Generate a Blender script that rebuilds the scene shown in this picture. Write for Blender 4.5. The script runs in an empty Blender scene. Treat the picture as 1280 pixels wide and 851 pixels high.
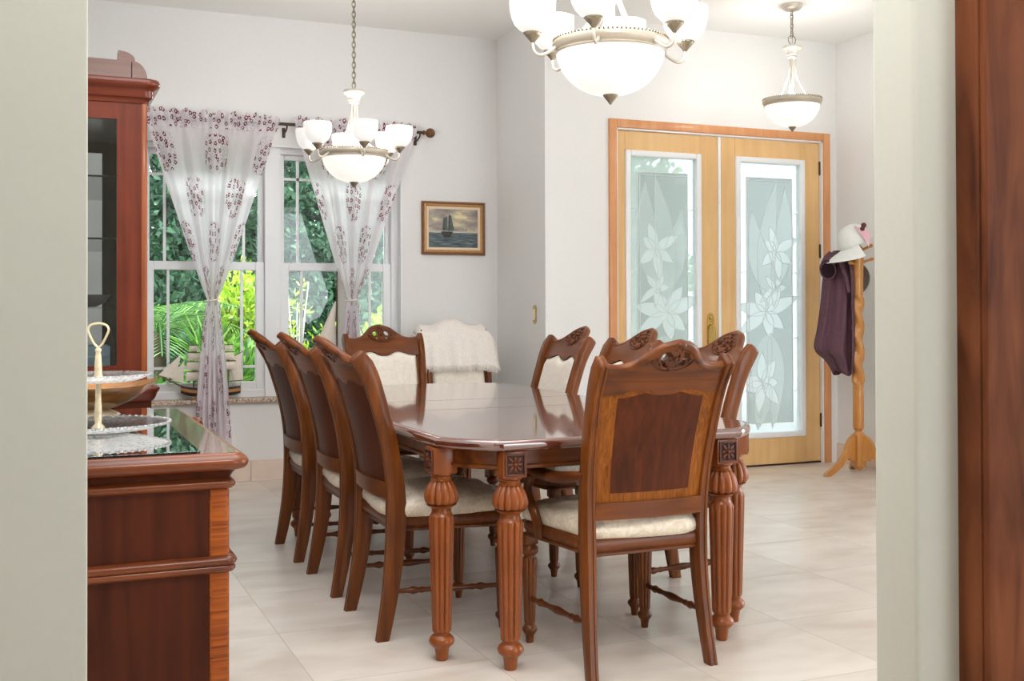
import bpy, bmesh, math, random
from mathutils import Vector, Matrix

C = bpy.context.scene.collection
SC = bpy.context.scene
PI = math.pi
R = math.radians

# ------------------------------------------------------------------ camera
FPX, YAW, PITCH, ROLL, PPY = 1398.84, 0.402425, 0.0098647, -0.0027555, 370.47
cam_data = bpy.data.cameras.new('camera')
cam = bpy.data.objects.new('camera', cam_data)
C.objects.link(cam)
cam_data.sensor_width = 36.0
cam_data.lens = FPX / 1280.0 * 36.0
cam_data.shift_y = (PPY - 425.5) / 1280.0
cam_data.clip_start = 0.05
cam_data.clip_end = 300
fw = Vector((math.sin(YAW) * math.cos(PITCH), math.cos(YAW) * math.cos(PITCH), math.sin(PITCH)))
rt = Vector((math.cos(YAW), -math.sin(YAW), 0))
up = rt.cross(fw)
rt2 = rt * math.cos(ROLL) + up * math.sin(ROLL)
up2 = rt2.cross(fw)
cam.matrix_world = Matrix(((rt2.x, up2.x, -fw.x, 0), (rt2.y, up2.y, -fw.y, 0), (rt2.z, up2.z, -fw.z, 1.2), (0, 0, 0, 1)))
SC.camera = cam

# ------------------------------------------------------------------ world, lights, exposure
world = bpy.data.worlds.new('world')
SC.world = world
world.use_nodes = True
bg = world.node_tree.nodes['Background']
bg.inputs[0].default_value = (0.86, 0.93, 1.0, 1)
bg.inputs[1].default_value = 4.2
SC.view_settings.view_transform = 'Standard'
SC.view_settings.look = 'None'
SC.view_settings.gamma = 1.0
SC.view_settings.use_curve_mapping = False
SC.view_settings.exposure = 0.15
SC.cycles.use_denoising = True
SC.cycles.max_bounces = 10
SC.cycles.diffuse_bounces = 5
SC.cycles.glossy_bounces = 4
SC.cycles.transmission_bounces = 6
SC.cycles.transparent_max_bounces = 16
SC.cycles.sample_clamp_indirect = 6.0
SC.cycles.caustics_reflective = False
SC.cycles.caustics_refractive = False


def lamp(name, kind, loc, energy, color=(1, 1, 1), target=None, size=None, size_y=None, radius=None):
    d = bpy.data.lights.new(name, kind)
    o = bpy.data.objects.new(name, d)
    C.objects.link(o)
    o.location = loc
    d.energy = energy
    d.color = color
    if kind == 'AREA':
        d.shape = 'RECTANGLE'
        d.size = size
        d.size_y = size_y
    if radius is not None and kind == 'POINT':
        d.shadow_soft_size = radius
    if target is not None:
        o.rotation_euler = (Vector(target) - Vector(loc)).to_track_quat('-Z', 'Y').to_euler()
    return o


sun = lamp('sun', 'SUN', (0, -5, 20), 2.9, (1.0, 0.95, 0.86), target=(1.6, 3.0, 10.5))
sun.data.angle = R(1.5)
# unseen fill lamps added behind the camera and to the right
lamp('fill_rear', 'AREA', (5.3, -3.55, 1.7), 50, (0.93, 0.97, 1.0), target=(3.0, 4, 1.3), size=3.2, size_y=2.6)
lamp('fill_side', 'AREA', (8.9, 3.0, 1.7), 85, (0.90, 0.96, 1.0), target=(1.0, 3.6, 1.2), size=4.0, size_y=2.7)
# unseen area lamps added overhead to brighten the floor and camera-facing sides
lamp('hall_overhead_fill', 'AREA', (0.85, 1.15, 3.1), 44, (1.0, 0.97, 0.93), target=(1.15, 3.6, 0.4), size=1.2, size_y=0.5)
lamp('dining_overhead_fill', 'AREA', (1.1, 3.4, 3.2), 58, (0.95, 0.975, 1.0), target=(1.1, 3.4, 0.0), size=1.8, size_y=2.4)
# area lamp added outside, above the window, to brighten the curtains
lamp('window_fill', 'AREA', (1.55, 8.75, 3.05), 100, (0.95, 0.98, 1.0), target=(1.55, 7.8, 1.4), size=2.6, size_y=0.9)
LAMP_W = 17.0      # each bowl bulb
GLOW = 0.80        # emission of the lit opal glass

# ------------------------------------------------------------------ node helpers


def nt(name):
    m = bpy.data.materials.new(name)
    m.use_nodes = True
    t = m.node_tree
    b = t.nodes['Principled BSDF']
    return m, t, b


def srgb(r, g, b):
    def f(c):
        c /= 255.0
        return c / 12.92 if c <= 0.04045 else ((c + 0.055) / 1.055) ** 2.4
    return (f(r), f(g), f(b), 1)


def N(t, kind, **kw):
    n = t.nodes.new(kind)
    for k, v in kw.items():
        setattr(n, k, v)
    return n


def ramp(t, stops, interp='LINEAR'):
    n = t.nodes.new('ShaderNodeValToRGB')
    n.color_ramp.interpolation = interp
    e = n.color_ramp.elements
    e[0].position, e[0].color = stops[0]
    e[1].position, e[1].color = stops[-1]
    for p, c in stops[1:-1]:
        x = e.new(p)
        x.color = c
    return n


def coords(t, scale=(1, 1, 1), kind='Object', rot=(0, 0, 0)):
    tc = N(t, 'ShaderNodeTexCoord')
    mp = N(t, 'ShaderNodeMapping')
    mp.inputs['Scale'].default_value = scale
    mp.inputs['Rotation'].default_value = rot
    t.links.new(tc.outputs[kind], mp.inputs['Vector'])
    return mp.outputs['Vector']


def bump(t, b, height, strength=0.2, dist=0.01):
    n = N(t, 'ShaderNodeBump')
    n.inputs['Strength'].default_value = strength
    n.inputs['Distance'].default_value = dist
    t.links.new(height, n.inputs['Height'])
    t.links.new(n.outputs[0], b.inputs['Normal'])


def plain(name, col, rough=0.5, metal=0.0, noise=0.0, nscale=20, bumpiness=0.0, spec=0.5, coat=0.0):
    m, t, b = nt(name)
    b.inputs['Roughness'].default_value = rough
    b.inputs['Metallic'].default_value = metal
    b.inputs['Specular IOR Level'].default_value = spec
    b.inputs['Coat Weight'].default_value = coat
    nz = N(t, 'ShaderNodeTexNoise')
    nz.inputs['Scale'].default_value = nscale
    nz.inputs['Detail'].default_value = 4
    t.links.new(coords(t), nz.inputs['Vector'])
    c0 = tuple(x * (1 - noise) for x in col[:3]) + (1,)
    c1 = tuple(min(1, x * (1 + noise)) for x in col[:3]) + (1,)
    rp = ramp(t, [(0.3, c0), (0.7, c1)])
    t.links.new(nz.outputs['Fac'], rp.inputs['Fac'])
    t.links.new(rp.outputs['Color'], b.inputs['Base Color'])
    if bumpiness:
        bump(t, b, nz.outputs['Fac'], bumpiness, 0.005)
    return m


def wood(name, dark, light, axis='Z', freq=26, rough=0.3, coat=0.5, coat_rough=0.12, figure=0.0, spec=0.5, coat_ior=1.5):
    m, t, b = nt(name)
    s = {'X': (1.6, freq, freq), 'Y': (freq, 1.6, freq), 'Z': (freq, freq, 1.6)}[axis]
    v = coords(t, s)
    n1 = N(t, 'ShaderNodeTexNoise')
    n1.inputs['Scale'].default_value = 1.0
    n1.inputs['Detail'].default_value = 5
    n1.inputs['Distortion'].default_value = 0.6 + figure
    t.links.new(v, n1.inputs['Vector'])
    v2 = coords(t, (4, 4, 4))
    n2 = N(t, 'ShaderNodeTexNoise')
    n2.inputs['Scale'].default_value = 1.0
    n2.inputs['Detail'].default_value = 2
    t.links.new(v2, n2.inputs['Vector'])
    mx = N(t, 'ShaderNodeMath', operation='MULTIPLY_ADD')
    mx.inputs[1].default_value = 0.65
    t.links.new(n1.outputs['Fac'], mx.inputs[0])
    m2 = N(t, 'ShaderNodeMath', operation='MULTIPLY')
    m2.inputs[1].default_value = 0.35
    t.links.new(n2.outputs['Fac'], m2.inputs[0])
    t.links.new(m2.outputs[0], mx.inputs[2])
    rp = ramp(t, [(0.32, dark), (0.68, light)])
    t.links.new(mx.outputs[0], rp.inputs['Fac'])
    t.links.new(rp.outputs['Color'], b.inputs['Base Color'])
    b.inputs['Roughness'].default_value = rough
    b.inputs['Specular IOR Level'].default_value = spec
    b.inputs['Coat Weight'].default_value = coat
    b.inputs['Coat Roughness'].default_value = coat_rough
    b.inputs['Coat IOR'].default_value = coat_ior
    return m


def thin_glass(name, tint=(1, 1, 1, 1), rough=0.02, refl=1.0):
    m, t, b = nt(name)
    t.nodes.remove(b)
    out = t.nodes['Material Output']
    tr = N(t, 'ShaderNodeBsdfTransparent')
    tr.inputs[0].default_value = tint
    gl = N(t, 'ShaderNodeBsdfGlossy')
    gl.inputs['Roughness'].default_value = rough
    fr = N(t, 'ShaderNodeFresnel')
    fr.inputs[0].default_value = 1.45
    ml = N(t, 'ShaderNodeMath', operation='MULTIPLY')
    ml.inputs[1].default_value = refl
    t.links.new(fr.outputs[0], ml.inputs[0])
    mx = N(t, 'ShaderNodeMixShader')
    t.links.new(ml.outputs[0], mx.inputs[0])
    t.links.new(tr.outputs[0], mx.inputs[1])
    t.links.new(gl.outputs[0], mx.inputs[2])
    t.links.new(mx.outputs[0], out.inputs[0])
    return m


def frosted(name, col, clear=0.25, rough=0.35):
    """obscure glass: part see-through, part light-scattering"""
    m, t, b = nt(name)
    t.nodes.remove(b)
    out = t.nodes['Material Output']
    tl = N(t, 'ShaderNodeBsdfTranslucent')
    tl.inputs[0].default_value = col
    df = N(t, 'ShaderNodeBsdfDiffuse')
    df.inputs[0].default_value = col
    tr = N(t, 'ShaderNodeBsdfTransparent')
    tr.inputs[0].default_value = tuple(min(1.0, c * 1.15) for c in col[:3]) + (1,)
    gl = N(t, 'ShaderNodeBsdfGlossy')
    gl.inputs['Roughness'].default_value = rough
    a = N(t, 'ShaderNodeMixShader')
    a.inputs[0].default_value = 0.25
    t.links.new(tl.outputs[0], a.inputs[1])
    t.links.new(df.outputs[0], a.inputs[2])
    c = N(t, 'ShaderNodeMixShader')
    c.inputs[0].default_value = clear
    t.links.new(a.outputs[0], c.inputs[1])
    t.links.new(tr.outputs[0], c.inputs[2])
    d = N(t, 'ShaderNodeMixShader')
    d.inputs[0].default_value = 0.06
    t.links.new(c.outputs[0], d.inputs[1])
    t.links.new(gl.outputs[0], d.inputs[2])
    t.links.new(d.outputs[0], out.inputs[0])
    return m


def leafmat(name, dark, mid, light, trans=0.45):
    m, t, b = nt(name)
    t.nodes.remove(b)
    out = t.nodes['Material Output']
    g = N(t, 'ShaderNodeNewGeometry')
    rp = ramp(t, [(0.0, dark), (0.5, mid), (1.0, light)])
    t.links.new(g.outputs['Random Per Island'], rp.inputs['Fac'])
    df = N(t, 'ShaderNodeBsdfDiffuse')
    tl = N(t, 'ShaderNodeBsdfTranslucent')
    gl = N(t, 'ShaderNodeBsdfGlossy')
    gl.inputs['Roughness'].default_value = 0.4
    t.links.new(rp.outputs['Color'], df.inputs[0])
    t.links.new(rp.outputs['Color'], tl.inputs[0])
    a = N(t, 'ShaderNodeMixShader')
    a.inputs[0].default_value = trans
    t.links.new(df.outputs[0], a.inputs[1])
    t.links.new(tl.outputs[0], a.inputs[2])
    c = N(t, 'ShaderNodeMixShader')
    c.inputs[0].default_value = 0.06
    t.links.new(a.outputs[0], c.inputs[1])
    t.links.new(gl.outputs[0], c.inputs[2])
    t.links.new(c.outputs[0], out.inputs[0])
    return m


# ------------------------------------------------------------------ materials
M = {}
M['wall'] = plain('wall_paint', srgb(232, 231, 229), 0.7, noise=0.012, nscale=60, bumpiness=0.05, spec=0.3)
M['near_wall'] = plain('hall_wall_dimmed', srgb(187, 186, 176), 0.7, noise=0.012, nscale=60, bumpiness=0.05, spec=0.3)  # shade put into the colour: darker than the room walls to offset the lamps
M['ceiling'] = plain('ceiling_paint', srgb(240, 239, 236), 0.8, noise=0.01, nscale=80, spec=0.2)
M['white'] = plain('white_vinyl', srgb(236, 237, 238), 0.35, noise=0.008, nscale=10)
M['cherry'] = wood('cherry_wood', srgb(70, 32, 9), srgb(128, 69, 22), 'Z', 30, 0.36, 0.14, 0.15, spec=0.26)
M['cherry_x'] = wood('cherry_wood_cross', srgb(70, 32, 10), srgb(126, 67, 23), 'X', 30, 0.36, 0.14, 0.15, spec=0.26)
M['cherry_y'] = wood('cherry_wood_long', srgb(64, 29, 10), srgb(112, 58, 21), 'Y', 30, 0.36, 0.14, 0.15, spec=0.26)
M['carved'] = wood('carved_cherry', srgb(58, 24, 10), srgb(108, 52, 22), 'Z', 14, 0.38, 0.14, 0.25, spec=0.3)
M['legwood'] = wood('turned_leg_wood', srgb(112, 54, 18), srgb(150, 80, 32), 'Z', 22, 0.32, 0.22, 0.12, spec=0.3)
M['top'] = wood('polished_table_wood', srgb(82, 38, 26), srgb(112, 58, 40), 'X', 16, 0.16, 1.0, 0.05, coat_ior=2.1)
M['veneer'] = wood('figured_border_veneer', srgb(92, 44, 9), srgb(158, 92, 28), 'Z', 46, 0.45, 0.06, 0.2, figure=1.8, spec=0.16)
M['inlay'] = wood('mahogany_inlay', srgb(56, 22, 7), srgb(92, 42, 16), 'Z', 34, 0.45, 0.05, 0.2, figure=0.3, spec=0.16)
M['flame'] = wood('flame_veneer', srgb(92, 38, 10), srgb(172, 90, 34), 'X', 42, 0.45, 0.08, 0.2, figure=2.2, spec=0.15)
M['buffet'] = wood('buffet_wood', srgb(50, 19, 8), srgb(78, 34, 16), 'Z', 22, 0.48, 0.02, 0.25, spec=0.12)
M['buffet_x'] = wood('buffet_moulding_wood', srgb(76, 32, 12), srgb(128, 66, 30), 'X', 26, 0.3, 0.22, 0.12, spec=0.26)
M['hutch'] = wood('cabinet_wood', srgb(84, 32, 17), srgb(118, 52, 29), 'Z', 24, 0.42, 0.08, 0.25, spec=0.18)
M['hutch_x'] = wood('cabinet_moulding_wood', srgb(80, 28, 14), srgb(118, 52, 29), 'X', 24, 0.26, 0.3, 0.1, spec=0.28)
M['hutch_edge'] = wood('cabinet_edge_wood', srgb(116, 52, 20), srgb(164, 88, 42), 'Z', 20, 0.34, 0.3, 0.12, spec=0.3)
M['oak'] = wood('oak_door_wood', srgb(216, 172, 116), srgb(231, 191, 135), 'Z', 20, 0.45, 0.15, 0.25, spec=0.3)
M['oak_trim'] = wood('oak_casing_wood', srgb(202, 136, 88), srgb(220, 160, 110), 'Z', 20, 0.42, 0.2, 0.2, spec=0.3)
M['rack'] = wood('honey_wood', srgb(176, 110, 44), srgb(206, 146, 72), 'Z', 20, 0.35, 0.4, 0.15)
M['walnut'] = wood('walnut_casing', srgb(62, 28, 15), srgb(132, 76, 46), 'Z', 9, 0.5, 0.0, 0.2, figure=1.0, spec=0.12)
M['fabric'] = plain('cream_upholstery', srgb(228, 219, 206), 0.85, noise=0.06, nscale=45, bumpiness=0.25, spec=0.2)
M['throw'] = plain('cream_throw_fabric', srgb(236, 228, 220), 0.95, noise=0.05, nscale=70, bumpiness=0.3, spec=0.1)
M['nickel'] = plain('brushed_nickel', srgb(212, 204, 192), 0.36, metal=0.5, noise=0.04, nscale=50)
M['ring'] = plain('warm_nickel_ring', srgb(198, 187, 170), 0.42, metal=0.35, noise=0.04, nscale=50)
M['nickel_dark'] = plain('antique_nickel', srgb(150, 138, 118), 0.4, metal=0.7, noise=0.1, nscale=80)
M['bronze'] = plain('dark_bronze', srgb(70, 52, 42), 0.4, metal=0.6, noise=0.15, nscale=40)
M['finial'] = plain('amber_finial', srgb(112, 72, 38), 0.35, metal=0.3, noise=0.35, nscale=60, bumpiness=0.4)
M['brass'] = plain('polished_brass', srgb(206, 176, 104), 0.22, metal=0.9, noise=0.05, nscale=30)
M['hinge'] = plain('dark_hinge_metal', srgb(70, 58, 44), 0.4, metal=0.7, noise=0.1)
M['goldwhite'] = plain('pale_gold_handle', srgb(226, 206, 170), 0.3, metal=0.35, noise=0.12, nscale=70)
M['bowlwood'] = wood('carved_bowl_wood', srgb(120, 74, 34), srgb(182, 128, 70), 'X', 30, 0.3, 0.6, 0.1, figure=0.8)
M['base_tile'] = plain('baseboard_tile', srgb(228, 208, 193), 0.4, noise=0.06, nscale=9)
M['coat'] = plain('plum_coat_cloth', srgb(98, 70, 80), 0.85, noise=0.08, nscale=40, bumpiness=0.15, spec=0.2)
M['coat_in'] = plain('coat_lining', srgb(44, 30, 36), 0.9, noise=0.05, spec=0.1)
M['capwhite'] = plain('white_cap_cloth', srgb(232, 234, 230), 0.85, noise=0.03, nscale=60, bumpiness=0.15, spec=0.2)
M['cappink'] = plain('pink_cap_cloth', srgb(232, 186, 196), 0.8, noise=0.03, nscale=60, spec=0.2)
M['capgrey'] = plain('grey_cap_cloth', srgb(176, 166, 158), 0.85, noise=0.08, nscale=60, bumpiness=0.15, spec=0.2)
M['black'] = plain('black_strap', srgb(40, 38, 40), 0.6, noise=0.1)
M['maroonbit'] = plain('maroon_button', srgb(92, 28, 38), 0.45, noise=0.2, nscale=90)
M['sailcloth'] = plain('aged_sail_cloth', srgb(232, 222, 208), 0.9, noise=0.05, nscale=50, spec=0.1)
M['sailgrey'] = plain('grey_sail_cloth', srgb(220, 220, 212), 0.9, noise=0.04, nscale=50, spec=0.1)
M['hull_dark'] = plain('dark_ship_hull', srgb(58, 40, 30), 0.5, noise=0.2)
M['hull_light'] = plain('light_ship_hull', srgb(176, 128, 76), 0.45, noise=0.12, nscale=40)
M['spar'] = plain('ship_spar_wood', srgb(96, 70, 48), 0.6, noise=0.1)
M['rigging'] = plain('ship_rigging', srgb(92, 82, 70), 0.8, noise=0.1)
M['bark'] = plain('tree_bark', srgb(84, 70, 56), 0.9, noise=0.3, nscale=15, bumpiness=0.4)
M['palebark'] = plain('pale_branch_bark', srgb(216, 208, 196), 0.8, noise=0.1, nscale=15)
M['soil'] = plain('garden_ground', srgb(92, 98, 66), 0.95, noise=0.3, nscale=3, spec=0.1)
M['paving'] = plain('pale_paving', srgb(216, 212, 204), 0.85, noise=0.06, nscale=3, spec=0.2)
M['glass'] = thin_glass('window_glass', (0.93, 0.97, 0.95, 1))
M['cab_glass'] = thin_glass('cabinet_glass', (0.86, 0.88, 0.88, 1), 0.01, 2.0)
M['sheet_glass'] = thin_glass('glass_sheet', (0.85, 0.92, 0.9, 1), 0.01, 2.6)
M['frost_clear'] = frosted('clear_bevel_glass', (0.64, 0.68, 0.68, 1), 0.55)
M['frost_mid'] = frosted('frosted_panel_glass', (0.57, 0.60, 0.58, 1), 0.25)
M['frost_petal'] = frosted('frosted_petal_glass', (0.82, 0.85, 0.84, 1), 0.2)
M['frost_leaf'] = frosted('frosted_leaf_glass', (0.66, 0.69, 0.67, 1), 0.25)
M['came'] = plain('pale_came', srgb(226, 232, 232), 0.25, metal=0.2, noise=0.03)
M['leaf_dark'] = leafmat('dark_tree_leaves', srgb(36, 72, 52), srgb(70, 116, 86), srgb(118, 162, 128), 0.35)
M['leaf_mid'] = leafmat('shrub_leaves', srgb(52, 98, 34), srgb(104, 160, 58), srgb(170, 210, 96), 0.45)
M['leaf_lime'] = leafmat('lime_leaves', srgb(128, 170, 30), srgb(184, 214, 56), srgb(230, 238, 110), 0.45)
M['leaf_palm'] = leafmat('palm_leaves', srgb(60, 108, 58), srgb(112, 160, 84), srgb(168, 204, 116), 0.4)
M['leaf_yucca'] = leafmat('yucca_leaves', srgb(60, 104, 78), srgb(104, 150, 112), srgb(150, 188, 140), 0.35)
M['cut_glass'] = None


def make_opal(name, col, strength):
    m, t, b = nt(name)
    b.inputs['Base Color'].default_value = (0.42, 0.415, 0.40, 1)
    b.inputs['Roughness'].default_value = 0.25
    nz = N(t, 'ShaderNodeTexNoise')
    nz.inputs['Scale'].default_value = 14
    nz.inputs['Distortion'].default_value = 1.2
    t.links.new(coords(t), nz.inputs['Vector'])
    rp = ramp(t, [(0.3, tuple(c * 0.9 for c in col) + (1,)), (0.7, col + (1,))])
    t.links.new(nz.outputs['Fac'], rp.inputs['Fac'])
    t.links.new(rp.outputs['Color'], b.inputs['Emission Color'])
    b.inputs['Emission Strength'].default_value = strength
    return m


M['opal'] = make_opal('lit_opal_glass', (1.0, 0.95, 0.87), GLOW)
M['opal_shade'] = make_opal('lit_opal_shade', (1.0, 0.97, 0.92), GLOW * 0.8)


def make_cut_glass():
    m, t, b = nt('pressed_clear_glass')
    t.nodes.remove(b)
    out = t.nodes['Material Output']
    tr = N(t, 'ShaderNodeBsdfTransparent')
    tr.inputs[0].default_value = (0.93, 0.94, 0.94, 1)
    gl = N(t, 'ShaderNodeBsdfGlossy')
    gl.inputs['Roughness'].default_value = 0.1
    df = N(t, 'ShaderNodeBsdfTranslucent')
    df.inputs[0].default_value = (0.92, 0.92, 0.91, 1)
    v = N(t, 'ShaderNodeTexVoronoi')
    v.inputs['Scale'].default_value = 70
    t.links.new(coords(t), v.inputs['Vector'])
    bp = N(t, 'ShaderNodeBump')
    bp.inputs['Strength'].default_value = 0.8
    bp.inputs['Distance'].default_value = 0.006
    t.links.new(v.outputs['Distance'], bp.inputs['Height'])
    t.links.new(bp.outputs[0], gl.inputs['Normal'])
    a = N(t, 'ShaderNodeMixShader')
    a.inputs[0].default_value = 0.68
    t.links.new(gl.outputs[0], a.inputs[1])
    t.links.new(df.outputs[0], a.inputs[2])
    c = N(t, 'ShaderNodeMixShader')
    rp = ramp(t, [(0.1, (0.22, 0.22, 0.22, 1)), (0.5, (0.58, 0.58, 0.58, 1))])
    t.links.new(v.outputs['Distance'], rp.inputs['Fac'])
    t.links.new(rp.outputs['Color'], c.inputs[0])
    t.links.new(tr.outputs[0], c.inputs[1])
    t.links.new(a.outputs[0], c.inputs[2])
    t.links.new(c.outputs[0], out.inputs[0])
    return m


M['cut_glass'] = make_cut_glass()


def make_floor():
    m, t, b = nt('travertine_floor_tile')
    tc = N(t, 'ShaderNodeTexCoord')
    sp = N(t, 'ShaderNodeSeparateXYZ')
    t.links.new(tc.outputs['Object'], sp.inputs[0])

    def cell(out, off):
        a = N(t, 'ShaderNodeMath', operation='SUBTRACT')
        a.inputs[1].default_value = off
        t.links.new(out, a.inputs[0])
        d = N(t, 'ShaderNodeMath', operation='DIVIDE')
        d.inputs[1].default_value = 0.5992
        t.links.new(a.outputs[0], d.inputs[0])
        fl = N(t, 'ShaderNodeMath', operation='FLOOR')
        t.links.new(d.outputs[0], fl.inputs[0])
        fr = N(t, 'ShaderNodeMath', operation='SUBTRACT')
        t.links.new(d.outputs[0], fr.inputs[0])
        t.links.new(fl.outputs[0], fr.inputs[1])
        c = N(t, 'ShaderNodeMath', operation='SUBTRACT')
        c.inputs[1].default_value = 0.5
        t.links.new(fr.outputs[0], c.inputs[0])
        ab = N(t, 'ShaderNodeMath', operation='ABSOLUTE')
        t.links.new(c.outputs[0], ab.inputs[0])
        return fl.outputs[0], ab.outputs[0]
    ix, ax = cell(sp.outputs[0], 0.824)
    iy, ay = cell(sp.outputs[1], 3.55)
    mxm = N(t, 'ShaderNodeMath', operation='MAXIMUM')
    t.links.new(ax, mxm.inputs[0])
    t.links.new(ay, mxm.inputs[1])
    gt = N(t, 'ShaderNodeMath', operation='GREATER_THAN')
    gt.inputs[1].default_value = 0.4965
    t.links.new(mxm.outputs[0], gt.inputs[0])
    cb = N(t, 'ShaderNodeCombineXYZ')
    t.links.new(ix, cb.inputs[0])
    t.links.new(iy, cb.inputs[1])
    wn = N(t, 'ShaderNodeTexWhiteNoise')
    t.links.new(cb.outputs[0], wn.inputs['Vector'])
    # offset the veining per tile
    vm = N(t, 'ShaderNodeVectorMath', operation='MULTIPLY_ADD')
    t.links.new(wn.outputs['Color'], vm.inputs[0])
    vm.inputs[1].default_value = (9, 9, 9)
    t.links.new(tc.outputs['Object'], vm.inputs[2])
    mp = N(t, 'ShaderNodeMapping')
    mp.inputs['Scale'].default_value = (1.2, 2.4, 1)
    t.links.new(vm.outputs[0], mp.inputs[0])
    nz = N(t, 'ShaderNodeTexNoise')
    nz.inputs['Scale'].default_value = 2.2
    nz.inputs['Detail'].default_value = 3.5
    nz.inputs['Distortion'].default_value = 0.25
    t.links.new(mp.outputs[0], nz.inputs['Vector'])
    rp = ramp(t, [(0.3, srgb(204, 191, 178)), (0.5, srgb(219, 209, 198)), (0.7, srgb(229, 220, 210))])
    t.links.new(nz.outputs['Fac'], rp.inputs['Fac'])
    mr = N(t, 'ShaderNodeMapRange')
    mr.inputs[3].default_value = 0.95
    mr.inputs[4].default_value = 1.02
    t.links.new(wn.outputs['Value'], mr.inputs[0])
    mul = N(t, 'ShaderNodeMix', data_type='RGBA', blend_type='MULTIPLY')
    mul.inputs[0].default_value = 1.0
    t.links.new(rp.outputs['Color'], mul.inputs[6])
    t.links.new(mr.outputs[0], mul.inputs[7])
    gm = N(t, 'ShaderNodeMix', data_type='RGBA')
    t.links.new(gt.outputs[0], gm.inputs[0])
    t.links.new(mul.outputs[2], gm.inputs[6])
    gm.inputs[7].default_value = srgb(192, 178, 164)
    t.links.new(gm.outputs[2], b.inputs['Base Color'])
    rr = N(t, 'ShaderNodeMapRange')
    rr.inputs[3].default_value = 0.29
    rr.inputs[4].default_value = 0.31
    t.links.new(nz.outputs['Fac'], rr.inputs[0])
    t.links.new(rr.outputs[0], b.inputs['Roughness'])
    b.inputs['Specular IOR Level'].default_value = 0.55
    iv = N(t, 'ShaderNodeMath', operation='SUBTRACT')
    iv.inputs[0].default_value = 1.0
    t.links.new(gt.outputs[0], iv.inputs[1])
    bump(t, b, iv.outputs[0], 0.25, 0.002)
    return m


M['floor'] = make_floor()


def make_granite():
    m, t, b = nt('granite_sill')
    v = N(t, 'ShaderNodeTexVoronoi')
    v.inputs['Scale'].default_value = 110
    t.links.new(coords(t), v.inputs['Vector'])
    rp = ramp(t, [(0.0, srgb(92, 70, 58)), (0.35, srgb(176, 146, 122)), (0.7, srgb(218, 200, 184)), (1.0, srgb(120, 96, 84))])
    t.links.new(v.outputs['Color'], rp.inputs['Fac'])
    t.links.new(rp.outputs['Color'], b.inputs['Base Color'])
    b.inputs['Roughness'].default_value = 0.2
    return m


M['granite'] = make_granite()


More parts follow.
